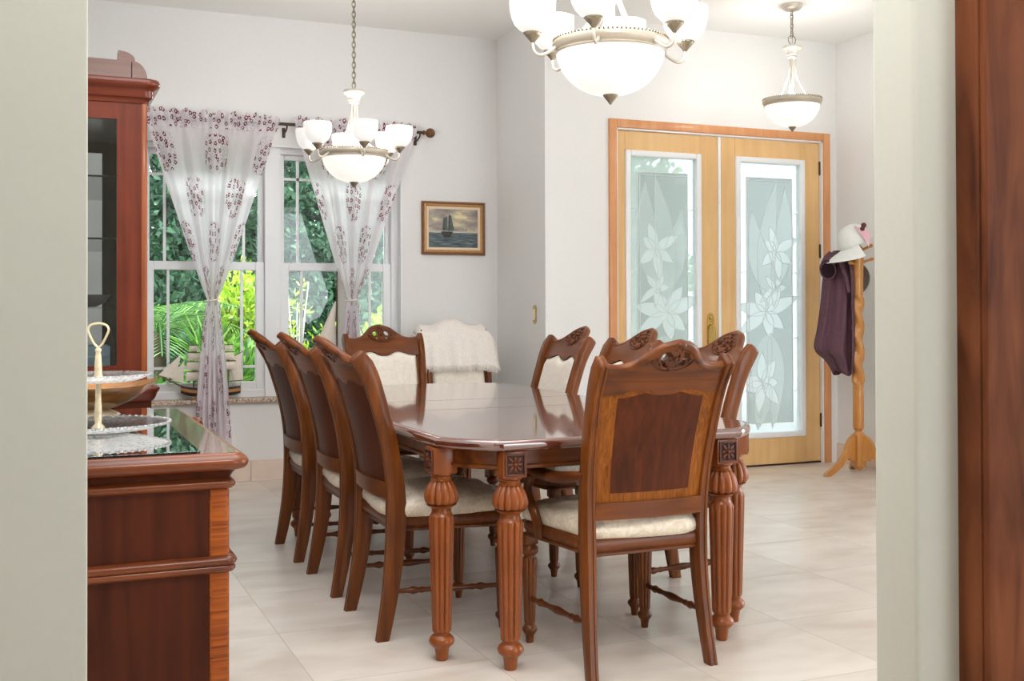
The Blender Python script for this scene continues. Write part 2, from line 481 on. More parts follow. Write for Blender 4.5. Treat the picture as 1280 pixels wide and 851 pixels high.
def make_sheer():
    m, t, b = nt('sheer_floral_curtain')
    t.nodes.remove(b)
    out = t.nodes['Material Output']
    tc = N(t, 'ShaderNodeTexCoord')
    uv = tc.outputs['UV']
    sp = N(t, 'ShaderNodeSeparateXYZ')
    t.links.new(uv, sp.inputs[0])

    def mth(op, a, bb=None, c=None):
        n = N(t, 'ShaderNodeMath', operation=op)
        for i, x in enumerate((a, bb, c)):
            if x is None:
                continue
            if isinstance(x, (int, float)):
                n.inputs[i].default_value = x
            else:
                t.links.new(x, n.inputs[i])
        return n.outputs[0]
    header = mth('GREATER_THAN', sp.outputs[1], 2.415)
    # lattice of medallions
    su = mth('SINE', mth('MULTIPLY', sp.outputs[0], 2 * PI / 0.62))
    sv = mth('SINE', mth('MULTIPLY', sp.outputs[1], 2 * PI / 0.60))
    med = mth('MULTIPLY', su, sv)
    edge = mth('GREATER_THAN', mth('MAXIMUM', med, mth('MULTIPLY', header, 1.0)), 0.20)
    # flowers
    v = N(t, 'ShaderNodeTexVoronoi')
    v.voronoi_dimensions = '2D'
    v.inputs['Scale'].default_value = 20
    v.inputs['Randomness'].default_value = 0.75
    t.links.new(uv, v.inputs['Vector'])
    d = v.outputs['Distance']
    nz = N(t, 'ShaderNodeTexNoise')
    nz.noise_dimensions = '2D'
    nz.inputs['Scale'].default_value = 95
    t.links.new(uv, nz.inputs['Vector'])
    dd = mth('ADD', d, mth('MULTIPLY', mth('SUBTRACT', nz.outputs['Fac'], 0.5), 0.26))
    ring = mth('MULTIPLY', mth('GREATER_THAN', dd, 0.14), mth('LESS_THAN', dd, 0.29))
    spc = N(t, 'ShaderNodeSeparateColor')
    t.links.new(v.outputs['Color'], spc.inputs[0])
    pick = mth('GREATER_THAN', spc.outputs[0], 0.12)
    flower = mth('MULTIPLY', mth('MULTIPLY', ring, edge), pick)
    # dotted lace
    v2 = N(t, 'ShaderNodeTexVoronoi')
    v2.voronoi_dimensions = '2D'
    v2.inputs['Scale'].default_value = 70
    t.links.new(uv, v2.inputs['Vector'])
    lace = mth('MULTIPLY', mth('LESS_THAN', v2.outputs['Distance'], 0.30), mth('GREATER_THAN', med, 0.10))
    lace = mth('MULTIPLY', lace, 0.42)
    c1 = N(t, 'ShaderNodeMix', data_type='RGBA')
    c1.inputs[6].default_value = (0.99, 0.945, 0.975, 1)
    c1.inputs[7].default_value = srgb(150, 112, 132)
    t.links.new(lace, c1.inputs[0])
    c2 = N(t, 'ShaderNodeMix', data_type='RGBA')
    t.links.new(c1.outputs[2], c2.inputs[6])
    c2.inputs[7].default_value = srgb(126, 28, 50)
    t.links.new(flower, c2.inputs[0])
    tl = N(t, 'ShaderNodeBsdfTranslucent')
    df = N(t, 'ShaderNodeBsdfDiffuse')
    tr = N(t, 'ShaderNodeBsdfTransparent')
    t.links.new(c2.outputs[2], tl.inputs[0])
    t.links.new(c2.outputs[2], df.inputs[0])
    a = N(t, 'ShaderNodeMixShader')
    a.inputs[0].default_value = 0.32
    t.links.new(tl.outputs[0], a.inputs[1])
    t.links.new(df.outputs[0], a.inputs[2])
    a.inputs[0].default_value = 0.32
    op = mth('MAXIMUM', mth('MULTIPLY', header, 0.2), mth('MAXIMUM', mth('MULTIPLY', flower, 0.28), mth('MULTIPLY', lace, 0.25)))
    tw = mth('MAXIMUM', mth('SUBTRACT', 0.07, op), 0.0)
    e = N(t, 'ShaderNodeMixShader')
    t.links.new(tw, e.inputs[0])
    t.links.new(a.outputs[0], e.inputs[1])
    t.links.new(tr.outputs[0], e.inputs[2])
    t.links.new(e.outputs[0], out.inputs[0])
    return m


M['sheer'] = make_sheer()


def make_seascape():
    m, t, b = nt('painted_seascape')
    tc = N(t, 'ShaderNodeTexCoord')
    sp = N(t, 'ShaderNodeSeparateXYZ')
    t.links.new(tc.outputs['UV'], sp.inputs[0])
    mp = N(t, 'ShaderNodeMapping')
    mp.inputs['Scale'].default_value = (1.5, 2.6, 1)
    t.links.new(tc.outputs['UV'], mp.inputs[0])
    nz = N(t, 'ShaderNodeTexNoise')
    nz.inputs['Scale'].default_value = 1.5
    nz.inputs['Detail'].default_value = 5
    t.links.new(mp.outputs[0], nz.inputs['Vector'])
    sky = ramp(t, [(0.34, srgb(128, 116, 116)), (0.50, srgb(164, 152, 142)), (0.56, srgb(190, 178, 146)), (0.64, srgb(226, 214, 170))])
    t.links.new(nz.outputs['Fac'], sky.inputs['Fac'])
    mp2 = N(t, 'ShaderNodeMapping')
    mp2.inputs['Scale'].default_value = (3, 26, 1)
    t.links.new(tc.outputs['UV'], mp2.inputs[0])
    n2 = N(t, 'ShaderNodeTexNoise')
    n2.inputs['Scale'].default_value = 1.4
    n2.inputs['Detail'].default_value = 4
    t.links.new(mp2.outputs[0], n2.inputs['Vector'])
    sea = ramp(t, [(0.35, srgb(44, 58, 64)), (0.55, srgb(84, 98, 102)), (0.7, srgb(152, 152, 150))])
    t.links.new(n2.outputs['Fac'], sea.inputs['Fac'])
    hor = ramp(t, [(0.0, (0, 0, 0, 1)), (0.42, (0, 0, 0, 1)), (0.44, (1, 1, 1, 1)), (1.0, (1, 1, 1, 1))])
    t.links.new(sp.outputs[1], hor.inputs['Fac'])
    mx = N(t, 'ShaderNodeMix', data_type='RGBA')
    t.links.new(hor.outputs['Color'], mx.inputs[0])
    t.links.new(sea.outputs['Color'], mx.inputs[6])
    t.links.new(sky.outputs['Color'], mx.inputs[7])
    gl = ramp(t, [(0.0, (0, 0, 0, 1)), (0.37, (0, 0, 0, 1)), (0.41, (0.8, 0.8, 0.8, 1)), (0.445, (0, 0, 0, 1)), (1.0, (0, 0, 0, 1))])
    t.links.new(sp.outputs[1], gl.inputs['Fac'])
    m3 = N(t, 'ShaderNodeMix', data_type='RGBA')
    t.links.new(gl.outputs['Color'], m3.inputs[0])
    t.links.new(mx.outputs[2], m3.inputs[6])
    m3.inputs[7].default_value = srgb(226, 216, 200)
    t.links.new(m3.outputs[2], b.inputs['Base Color'])
    b.inputs['Roughness'].default_value = 0.5
    return m


M['seascape'] = make_seascape()
M['paint_dark'] = plain('painted_dark_hull', srgb(38, 34, 30), 0.5, noise=0.3, nscale=120)
M['paint_sail'] = plain('painted_green_sail', srgb(78, 90, 84), 0.5, noise=0.25, nscale=90)
M['frame_wood'] = plain('picture_frame_wood', srgb(130, 84, 52), 0.4, noise=0.12, nscale=30)
M['frame_gold'] = plain('picture_frame_gilt', srgb(196, 152, 98), 0.35, metal=0.3, noise=0.1, nscale=40)
M['liner'] = plain('picture_liner', srgb(232, 208, 180), 0.8, noise=0.03)
M['ivory'] = plain('ivory_plastic', srgb(236, 230, 214), 0.4, noise=0.02)

# ------------------------------------------------------------------ mesh helpers


def link(name, me, parent=None, loc=None, rot=None):
    o = bpy.data.objects.new(name, me)
    C.objects.link(o)
    if parent is not None:
        o.parent = parent
    if loc is not None:
        o.location = loc
    if rot is not None:
        o.rotation_euler = rot
    return o


def fin(name, bm, mat, parent=None, loc=None, rot=None, smooth=35, recalc=True, label=None):
    if recalc:
        bmesh.ops.recalc_face_normals(bm, faces=bm.faces[:])
    me = bpy.data.meshes.new(name)
    bm.to_mesh(me)
    bm.free()
    for mm in (mat if isinstance(mat, (list, tuple)) else [mat]):
        me.materials.append(mm)
    if smooth:
        me.shade_smooth()
        me.set_sharp_from_angle(angle=R(smooth))
        ekey = {tuple(sorted(e.vertices)): e for e in me.edges}
        for pl_ in me.polygons:
            if len(pl_.vertices) > 8:
                for k_ in pl_.edge_keys:
                    ekey[tuple(sorted(k_))].use_edge_sharp = True
    o = link(name, me, parent, loc, rot)
    if label:
        o['label'] = label
    return o


def thing(name, label, cat, loc=(0, 0, 0), rotz=0, group=None):
    o = bpy.data.objects.new(name, None)
    C.objects.link(o)
    o.location = loc
    o.rotation_euler = (0, 0, rotz)
    o.empty_display_size = 0.1
    o['label'] = label
    o['category'] = cat
    if group:
        o['group'] = group
    return o


def tag(o, label, cat, group=None, kind=None):
    o['label'] = label
    o['category'] = cat
    if group:
        o['group'] = group
    if kind:
        o['kind'] = kind
    return o


def struct(name, bm, mat, parent=None, label=None, cat=None, smooth=30, **kw):
    o = fin(name, bm, mat, parent, smooth=smooth, **kw)
    if parent is None:
        o['kind'] = 'structure'
        if label:
            o['label'] = label
        if cat:
            o['category'] = cat
    return o


def dup(root, loc, rotz, label, group=None):
    r = root.copy()
    C.objects.link(r)
    r.location = loc
    r.rotation_euler = (0, 0, rotz)
    r['label'] = label
    if group:
        r['group'] = group
    for ch in list(root.children):
        c = ch.copy()
        C.objects.link(c)
        c.parent = r
        for g in list(ch.children):
            d = g.copy()
            C.objects.link(d)
            d.parent = c
    return r


def box(bm, lo, hi, bev=0.0, seg=2, mi=0):
    x0, y0, z0 = lo
    x1, y1, z1 = hi
    vs = [bm.verts.new(p) for p in ((x0, y0, z0), (x1, y0, z0), (x1, y1, z0), (x0, y1, z0), (x0, y0, z1), (x1, y0, z1), (x1, y1, z1), (x0, y1, z1))]
    fs = [bm.faces.new([vs[i] for i in q]) for q in ((0, 3, 2, 1), (4, 5, 6, 7), (0, 1, 5, 4), (1, 2, 6, 5), (2, 3, 7, 6), (3, 0, 4, 7))]
    for f in fs:
        f.material_index = mi
    if bev > 0:
        es = list({e for f in fs for e in f.edges})
        bmesh.ops.bevel(bm, geom=es, offset=bev, segments=seg, affect='EDGES', profile=0.5)


def rings(bm, rr, cap0=True, cap1=True, closed=False, mi=0):
    """loft a list of vertex rings"""
    vv = [[bm.verts.new(p) for p in r] for r in rr]
    n = len(vv[0])
    lst = list(zip(vv, vv[1:])) + ([(vv[-1], vv[0])] if closed else [])
    for a, b in lst:
        for i in range(n):
            j = (i + 1) % n
            f = bm.faces.new((a[i], a[j], b[j], b[i]))
            f.material_index = mi
    if not closed:
        if cap0:
            bm.faces.new(vv[0][::-1]).material_index = mi
        if cap1:
            bm.faces.new(vv[-1]).material_index = mi
    return vv


def lathe(bm, prof, seg=24, c=(0, 0, 0), mod=None, cap=True, mi=0):
    rr = []
    for r, z in prof:
        ring = []
        for i in range(seg):
            a = 2 * PI * i / seg
            q = mod(a, r, z) if mod else r
            ring.append((c[0] + q * math.cos(a), c[1] + q * math.sin(a), c[2] + z))
        rr.append(ring)
    return rings(bm, rr, cap, cap, mi=mi)


def tube(bm, pts, rad, seg=8, cap=True, closed=False, sx=1.0, mi=0):
    pts = [Vector(p) for p in pts]
    n = len(pts)
    rads = rad if isinstance(rad, (list, tuple)) else [rad] * n
    up_ = Vector((0, 0, 1))
    rr = []
    prev = None
    for i, p in enumerate(pts):
        if closed:
            tan = (pts[(i + 1) % n] - pts[i - 1]).normalized()
        else:
            tan = (pts[min(i + 1, n - 1)] - pts[max(i - 1, 0)]).normalized()
        if prev is None:
            a = up_ if abs(tan.dot(up_)) < 0.95 else Vector((1, 0, 0))
            nx = tan.cross(a).normalized()
        else:
            nx = (prev - tan * prev.dot(tan)).normalized()
        prev = nx
        ny = tan.cross(nx)
        rr.append([tuple(p + (nx * math.cos(2 * PI * k / seg) * sx + ny * math.sin(2 * PI * k / seg)) * rads[i]) for k in range(seg)])
    return rings(bm, rr, cap, cap, closed=closed, mi=mi)


def smoothpath(pts, n=6):
    """catmull-rom"""
    P = [Vector(p) for p in pts]
    P = [P[0] * 2 - P[1]] + P + [P[-1] * 2 - P[-2]]
    out = []
    for i in range(1, len(P) - 2):
        a, b, c, d = P[i - 1:i + 3]
        for k in range(n):
            s = k / n
            out.append(0.5 * ((2 * b) + (c - a) * s + (2 * a - 5 * b + 4 * c - d) * s * s + (3 * b - a - 3 * c + d) * s ** 3))
    out.append(P[-2])
    return out


def interp(tab, x):
    if x <= tab[0][0]:
        return tab[0][1]
    for (a, b), (c, d) in zip(tab, tab[1:]):
        if x <= c:
            s = (x - a) / (c - a)
            return b + (d - b) * s
    return tab[-1][1]


def sinterp(tab, x):
    """catmull-rom interpolation of a table"""
    n = len(tab)
    if x <= tab[0][0]:
        return tab[0][1]
    if x >= tab[-1][0]:
        return tab[-1][1]
    for i in range(n - 1):
        x0, y0 = tab[i]
        x1, y1 = tab[i + 1]
        if x <= x1:
            m0 = (y1 - tab[i - 1][1]) / (x1 - tab[i - 1][0]) if i > 0 else (y1 - y0) / (x1 - x0)
            m1 = (tab[i + 2][1] - y0) / (tab[i + 2][0] - x0) if i + 2 < n else (y1 - y0) / (x1 - x0)
            h = x1 - x0
            s = (x - x0) / h
            return ((2 * s ** 3 - 3 * s * s + 1) * y0 + (s ** 3 - 2 * s * s + s) * h * m0 + (-2 * s ** 3 + 3 * s * s) * y1 + (s ** 3 - s * s) * h * m1)


def ellipsoid(bm, c, r, rot=None, seg=12, rng=8, mi=0):
    c = Vector(c)
    rr = []
    for j in range(1, rng):
        th = PI * j / rng
        ring = []
        for i in range(seg):
            a = 2 * PI * i / seg
            v = Vector((r[0] * math.sin(th) * math.cos(a), r[1] * math.sin(th) * math.sin(a), -r[2] * math.cos(th)))
            if rot is not None:
                v = rot @ v
            ring.append(tuple(c + v))
        rr.append(ring)
    vv = rings(bm, rr, False, False, mi=mi)
    for ring, s, flip in ((vv[0], -1, True), (vv[-1], 1, False)):
        v = Vector((0, 0, s * r[2]))
        if rot is not None:
            v = rot @ v
        p = bm.verts.new(c + v)
        for i in range(seg):
            j = (i + 1) % seg
            f = bm.faces.new((ring[j], ring[i], p) if flip else (ring[i], ring[j], p))
            f.material_index = mi


def thick_grid(bm, fn, nu, nv, thick, mi=0):
    """closed slab: fn(u,v) -> (front point), thick(u,v) -> offset vector to back point"""
    A = [[bm.verts.new(fn(i / nu, j / nv)) for i in range(nu + 1)] for j in range(nv + 1)]
    B = [[bm.verts.new(Vector(fn(i / nu, j / nv)) + Vector(thick(i / nu, j / nv))) for i in range(nu + 1)] for j in range(nv + 1)]
    fs = []
    for j in range(nv):
        for i in range(nu):
            fs.append(bm.faces.new((A[j][i], A[j][i + 1], A[j + 1][i + 1], A[j + 1][i])))
            fs.append(bm.faces.new((B[j][i], B[j + 1][i], B[j + 1][i + 1], B[j][i + 1])))
    for i in range(nu):
        fs.append(bm.faces.new((A[0][i + 1], A[0][i], B[0][i], B[0][i + 1])))
        fs.append(bm.faces.new((A[nv][i], A[nv][i + 1], B[nv][i + 1], B[nv][i])))
    for j in range(nv):
        fs.append(bm.faces.new((A[j][0], A[j + 1][0], B[j + 1][0], B[j][0])))
        fs.append(bm.faces.new((A[j + 1][nu], A[j][nu], B[j][nu], B[j + 1][nu])))
    for f in fs:
        f.material_index = mi
    return A, B


def prism_holes(bm, outer, holes, depth, maxlen=None):
    """flat plate in the XZ plane (y from 0 to depth) with holes"""
    edges = []
    for loop in [outer] + list(holes):
        vs = [bm.verts.new((p[0], 0, p[1])) for p in loop]
        for a, b in zip(vs, vs[1:] + vs[:1]):
            edges.append(bm.edges.new((a, b)))
    res = bmesh.ops.triangle_fill(bm, use_beauty=True, use_dissolve=False, edges=edges, normal=(0, -1, 0))
    if maxlen:
        for _ in range(5):
            bnd = {e for e in bm.edges if len(e.link_faces) < 2}
            es = [e for e in bm.edges if e.calc_length() > maxlen and e not in bnd]
            if not es:
                break
            bmesh.ops.subdivide_edges(bm, edges=es, cuts=1)
            bmesh.ops.triangulate(bm, faces=[f for f in bm.faces if len(f.verts) > 3])
    faces = bm.faces[:]
    ext = bmesh.ops.extrude_face_region(bm, geom=faces, use_keep_orig=True)
    for e in ext['geom']:
        if isinstance(e, bmesh.types.BMVert):
            e.co.y += depth


def offset_poly(pts, d):
    """inset a counter-clockwise polygon by d"""
    n = len(pts)
    out = []
    for i in range(n):
        p0, p1, p2 = Vector(pts[i - 1]), Vector(pts[i]), Vector(pts[(i + 1) % n])
        e1 = (p1 - p0).normalized()
        e2 = (p2 - p1).normalized()
        n1 = Vector((-e1.y, e1.x))
        n2 = Vector((-e2.y, e2.x))
        b = (n1 + n2)
        L = b.length
        b = b / L if L > 1e-6 else n1
        k = d / max(0.45, b.dot(n1))
        q = p1 + b * k
        out.append((q.x, q.y))
    return out


def stack(bm, outline, levels, mi=0, cap0=True, cap1=True):
    rr = []
    for off, z in levels:
        o = offset_poly(outline, off) if off else outline
        rr.append([(p[0], p[1], z) for p in o])
    return rings(bm, rr, cap0, cap1, mi=mi)


def round_rect(x0, y0, x1, y1, r, n=5):
    out = []
    for cx, cy, a0 in ((x1 - r, y0 + r, -90), (x1 - r, y1 - r, 0), (x0 + r, y1 - r, 90), (x0 + r, y0 + r, 180)):
        for k in range(n + 1):
            a = R(a0 + 90 * k / n)
            out.append((cx + r * math.cos(a), cy + r * math.sin(a)))
    return out


def mesh_from(name, verts, faces, mat, parent=None, loc=None, smooth=False, uvs=None):
    me = bpy.data.meshes.new(name)
    me.from_pydata(verts, [], faces)
    me.materials.append(mat)
    if smooth:
        me.shade_smooth()
    if uvs:
        ul = me.uv_layers.new(name='UVMap')
        for lp in me.loops:
            ul.data[lp.index].uv = uvs[lp.vertex_index]
    return link(name, me, parent, loc)


# ================================================================== ROOM
CEIL = 3.24
YB, YD, XR, XL = 7.87, 7.0, 3.23, 5.72   # back wall, entry wall, return wall, right wall
WX0, WX1, WZ0, WZ1 = 0.63, 2.476, 0.575, 2.345   # window opening
DX0, DX1, DZ1 = 3.735, 5.635, 2.505      # door opening

bm = bmesh.new()
box(bm, (-2.5, -4, -0.1), (9.2, YB + 0.2, 0))
o = struct('floor', bm, M['floor'])
bm = bmesh.new()
box(bm, (-2.5, -4, CEIL), (9.2, YB + 0.25, CEIL + 0.15))
struct('ceiling', bm, M['ceiling'])

bm = bmesh.new()
T = 0.2
box(bm, (-0.3, YB, 0), (WX0, YB + T, CEIL))
box(bm, (WX1, YB, 0), (XR + 0.1, YB + T, CEIL))
box(bm, (WX0, YB, 0), (WX1, YB + T, WZ0))
box(bm, (WX0, YB, WZ1), (WX1, YB + T, CEIL))
struct('wall_back', bm, M['wall'])
bm = bmesh.new()
box(bm, (XR, YD + 0.002, 0), (XR + 0.15, YB - 0.002, CEIL))
struct('wall_return', bm, M['wall'])
bm = bmesh.new()
box(bm, (XR + 0.15, YD, 0), (DX0, YD + 0.15, CEIL))
box(bm, (XR, YD, 0), (XR + 0.15, YD + 0.002, CEIL))
box(bm, (DX1, YD, 0), (XL + 0.15, YD + 0.15, CEIL))
box(bm, (DX0, YD, DZ1), (DX1, YD + 0.15, CEIL))
struct('wall_entry', bm, M['wall'])
bm = bmesh.new()
box(bm, (XL, 4.6, 0), (XL + 0.15, YD, CEIL))
struct('wall_right', bm, M['wall'])
bm = bmesh.new()
box(bm, (-0.22, 1.86, 0), (-0.02, YB, CEIL))
struct('wall_left', bm, M['wall'])
# wall between the hall where the camera stands and the dining room
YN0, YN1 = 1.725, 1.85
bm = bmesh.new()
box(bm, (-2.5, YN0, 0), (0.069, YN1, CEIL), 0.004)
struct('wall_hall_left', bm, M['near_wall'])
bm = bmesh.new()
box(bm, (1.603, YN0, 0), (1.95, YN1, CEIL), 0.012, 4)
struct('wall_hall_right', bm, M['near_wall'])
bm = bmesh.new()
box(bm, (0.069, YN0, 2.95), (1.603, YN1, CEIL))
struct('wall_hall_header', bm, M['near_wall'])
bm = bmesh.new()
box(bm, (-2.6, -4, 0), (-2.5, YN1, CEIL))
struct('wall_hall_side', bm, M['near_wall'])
bm = bmesh.new()
for x0, x1 in ((-2.5, 3.6), (7.0, 9.2)):
    box(bm, (x0, -4.1, 0), (x1, -4, CEIL))
box(bm, (3.6, -4.1, 2.9), (7.0, -4, CEIL))
struct('wall_hall_rear', bm, M['near_wall'])
bm = bmesh.new()
for y0, y1 in ((-4, 0.9), (5.1, 7.2)):
    box(bm, (9.2, y0, 0), (9.3, y1, CEIL))
box(bm, (9.2, 0.9, 2.9), (9.3, 5.1, CEIL))
struct('wall_side_room', bm, M['wall'])
bm = bmesh.new()
box(bm, (XL + 0.15, 7.0, 0), (9.3, 7.15, CEIL))
struct('wall_side_far', bm, M['wall'])

# dark stained casing on the hall wall, right edge of the view
bm = bmesh.new()
box(bm, (1.716, 1.655, 0), (1.90, 1.7255, CEIL - 0.02), 0.006, 3)
box(bm, (1.708, 1.668, 0), (1.72, 1.7255, CEIL - 0.02), 0.003, 2)
struct('trim_1', bm, M['walnut'], label='dark walnut casing up the right edge of the view', cat='door casing')

# tiled baseboards
def baseboard(name, p0, p1, nrm, h=0.146, t=0.012, tile=0.6, first=0.0):
    bm = bmesh.new()
    p0 = Vector(p0)
    p1 = Vector(p1)
    d = (p1 - p0)
    L = d.length
    d.normalize()
    nrm = Vector(nrm)
    s = -first
    while s < L:
        a, b = max(0, s + 0.0015), min(L, s + tile - 0.0015)
        if b > a + 0.004:
            q = [p0 + d * a, p0 + d * b, p0 + d * b + nrm * t, p0 + d * a + nrm * t]
            lo = (min(v.x for v in q), min(v.y for v in q), 0)
            hi = (max(v.x for v in q), max(v.y for v in q), h)
            box(bm, lo, hi, 0.0015, 1)
        s += tile
    return struct(name, bm, M['base_tile'])


baseboard('baseboard_back', (0, YB), (XR, YB), (0, -1), first=-0.02 + 0.6 - 0.155)
baseboard('baseboard_return', (XR, YD), (XR, YB), (-1, 0), first=0.2)
baseboard('baseboard_entry', (XR, YD), (DX0 - 0.07, YD), (0, -1), first=0.1)
baseboard('baseboard_right', (XL, 4.6), (XL, YD), (-1, 0), first=0.3)
baseboard('baseboard_left', (-0.02, 1.9), (-0.02, YB), (1, 0), first=0.3)

# ------------------------------------------------------------------ window
YW = YB + 0.085       # front of the vinyl frame


def sash(bm, x0, x1, z0, z1, y, w=0.045, d=0.035, bar=0.018, vx=(), hz=()):
    box(bm, (x0, y, z0), (x0 + w, y + d, z1), 0.004, 1)
    box(bm, (x1 - w, y, z0), (x1, y + d, z1), 0.004, 1)
    box(bm, (x0 + w, y, z0), (x1 - w, y + d, z0 + w), 0.004, 1)
    box(bm, (x0 + w, y, z1 - w), (x1 - w, y + d, z1), 0.004, 1)
    for v in vx:
        box(bm, (v - bar / 2, y + 0.012, z0 + w), (v + bar / 2, y + 0.026, z1 - w))
    for h in hz:
        box(bm, (x0 + w, y + 0.012, h - bar / 2), (x1 - w, y + 0.026, h + bar / 2))


win = bmesh.new()
# outer frame, sill piece and the mullion between the two units
box(win, (WX0, YW, WZ0), (WX1, YW + 0.08, WZ0 + 0.055), 0.004, 1)
box(win, (WX0, YW, WZ1 - 0.05), (WX1, YW + 0.08, WZ1), 0.004, 1)
box(win, (WX0, YW, WZ0), (WX0 + 0.05, YW + 0.08, WZ1), 0.004, 1)
box(win, (WX1 - 0.06, YW, WZ0), (WX1, YW + 0.08, WZ1), 0.004, 1)
box(win, (1.487, YW - 0.01, WZ0), (1.600, YW + 0.08, WZ1), 0.004, 1)
box(win, (WX1 - 0.012, YB + 0.001, WZ0 + 0.003), (WX1 - 0.0005, YW, WZ1 - 0.012))
box(win, (WX0 + 0.0005, YB + 0.001, WZ0 + 0.003), (WX0 + 0.012, YW, WZ1 - 0.012))
box(win, (WX0 + 0.0005, YB + 0.001, WZ1 - 0.012), (WX1 - 0.0005, YW, WZ1 - 0.0005))
wf = struct('window_1', win, M['white'], label='white double hung window pair behind the floral curtains', cat='window')
for k, (x0, x1) in enumerate(((WX0 + 0.05, 1.487), (1.600, WX1 - 0.06))):
    vb = (x0 + 0.155, x1 - 0.155)
    s = bmesh.new()
    sash(s, x0, x1, 1.475, WZ1 - 0.05, YW + 0.045, 0.035, vx=(x0 + 0.135, x1 - 0.135), hz=(WZ1 - 0.05 - 0.17,))
    fin('upper_sash', s, M['white'], wf)
    s = bmesh.new()
    sash(s, x0, x1, WZ0 + 0.05, 1.525, YW + 0.01, 0.06, vx=vb, hz=(WZ0 + 0.215,))
    fin('lower_sash', s, M['white'], wf)
    g = bmesh.new()
    box(g, (x0 + 0.03, YW + 0.060, 1.50), (x1 - 0.03, YW + 0.063, WZ1 - 0.08))
    fin('upper_pane', g, M['glass'], wf, smooth=0)
    g = bmesh.new()
    box(g, (x0 + 0.055, YW + 0.028, WZ0 + 0.10), (x1 - 0.055, YW + 0.031, 1.48))
    fin('lower_pane', g, M['glass'], wf, smooth=0)
bm = bmesh.new()
box(bm, (WX0 - 0.03, YB - 0.045, WZ0 - 0.028), (WX1 + 0.03, YB, WZ0 + 0.002), 0.006, 3)
box(bm, (WX0 + 0.001, YB - 0.01, WZ0 - 0.02), (WX1 - 0.001, YW + 0.01, WZ0 + 0.002))
struct('trim_2', bm, M['granite'], label='speckled granite window sill', cat='window sill')

# ------------------------------------------------------------------ double entry door
bm = bmesh.new()
CW = 0.06
yf = YD - 0.02
box(bm, (DX0 - 0.012, yf, 0), (DX0 + CW - 0.012, YD + 0.15, DZ1 + 0.03), 0.004, 2)
box(bm, (DX1 - CW + 0.012, yf, 0), (DX1 + 0.012, YD + 0.15, DZ1 + 0.03), 0.004, 2)
box(bm, (DX0 + CW - 0.012, yf, DZ1 + 0.03 - CW), (DX1 - CW + 0.012, YD + 0.15, DZ1 + 0.03), 0.004, 2)
bm2 = bmesh.new()
box(bm2, (DX0 + CW - 0.012, YD - 0.005, DZ1 - 0.042), (DX1 - CW + 0.012, YD + 0.04, DZ1 - 0.03))
box(bm2, (DX0 + CW - 0.012, YD - 0.005, 0), (DX0 + CW, YD + 0.04, DZ1 - 0.03))
box(bm2, (DX1 - CW, YD - 0.005, 0), (DX1 - CW + 0.012, YD + 0.04, DZ1 - 0.03))
casing = struct('trim_3', bm, M['oak_trim'], label='reddish oak casing around the double entry door', cat='door casing')
fin('weather_strip', bm2, M['white'], casing)
bm = bmesh.new()
box(bm, (DX0 + CW, YD + 0.02, 0), (DX1 - CW, YD + 0.15, 0.012))
fin('threshold', bm, M['bronze'], casing)

DL0, DL1 = DX0 + CW + 0.004, 4.648
DR0, DR1 = 4.676, DX1 - CW - 0.004
YF = YD + 0.022       # front face of the leaves
DTOP = DZ1 - 0.046
GZ0, GZ1 = 0.212, 2.325


def petal(c, ang, L, W, n=9, curve=0.0):
    pts_l, pts_r = [], []
    for i in range(n + 1):
        s = i / n
        w = W * (math.sin(PI * s ** 0.8) ** 0.9) * 0.5
        px = s * L
        off = curve * L * s * s
        pts_l.append((px, off + w))
        pts_r.append((px, off - w))
    loop = pts_l + pts_r[::-1][1:-1]
    ca, sa = math.cos(ang), math.sin(ang)
    return [(c[0] + p[0] * ca - p[1] * sa, c[1] + p[0] * sa + p[1] * ca) for p in loop]


def clip_inside(pts, x0, x1, z0, z1):
    return [(min(max(p[0], x0), x1), min(max(p[1], z0), z1)) for p in pts]


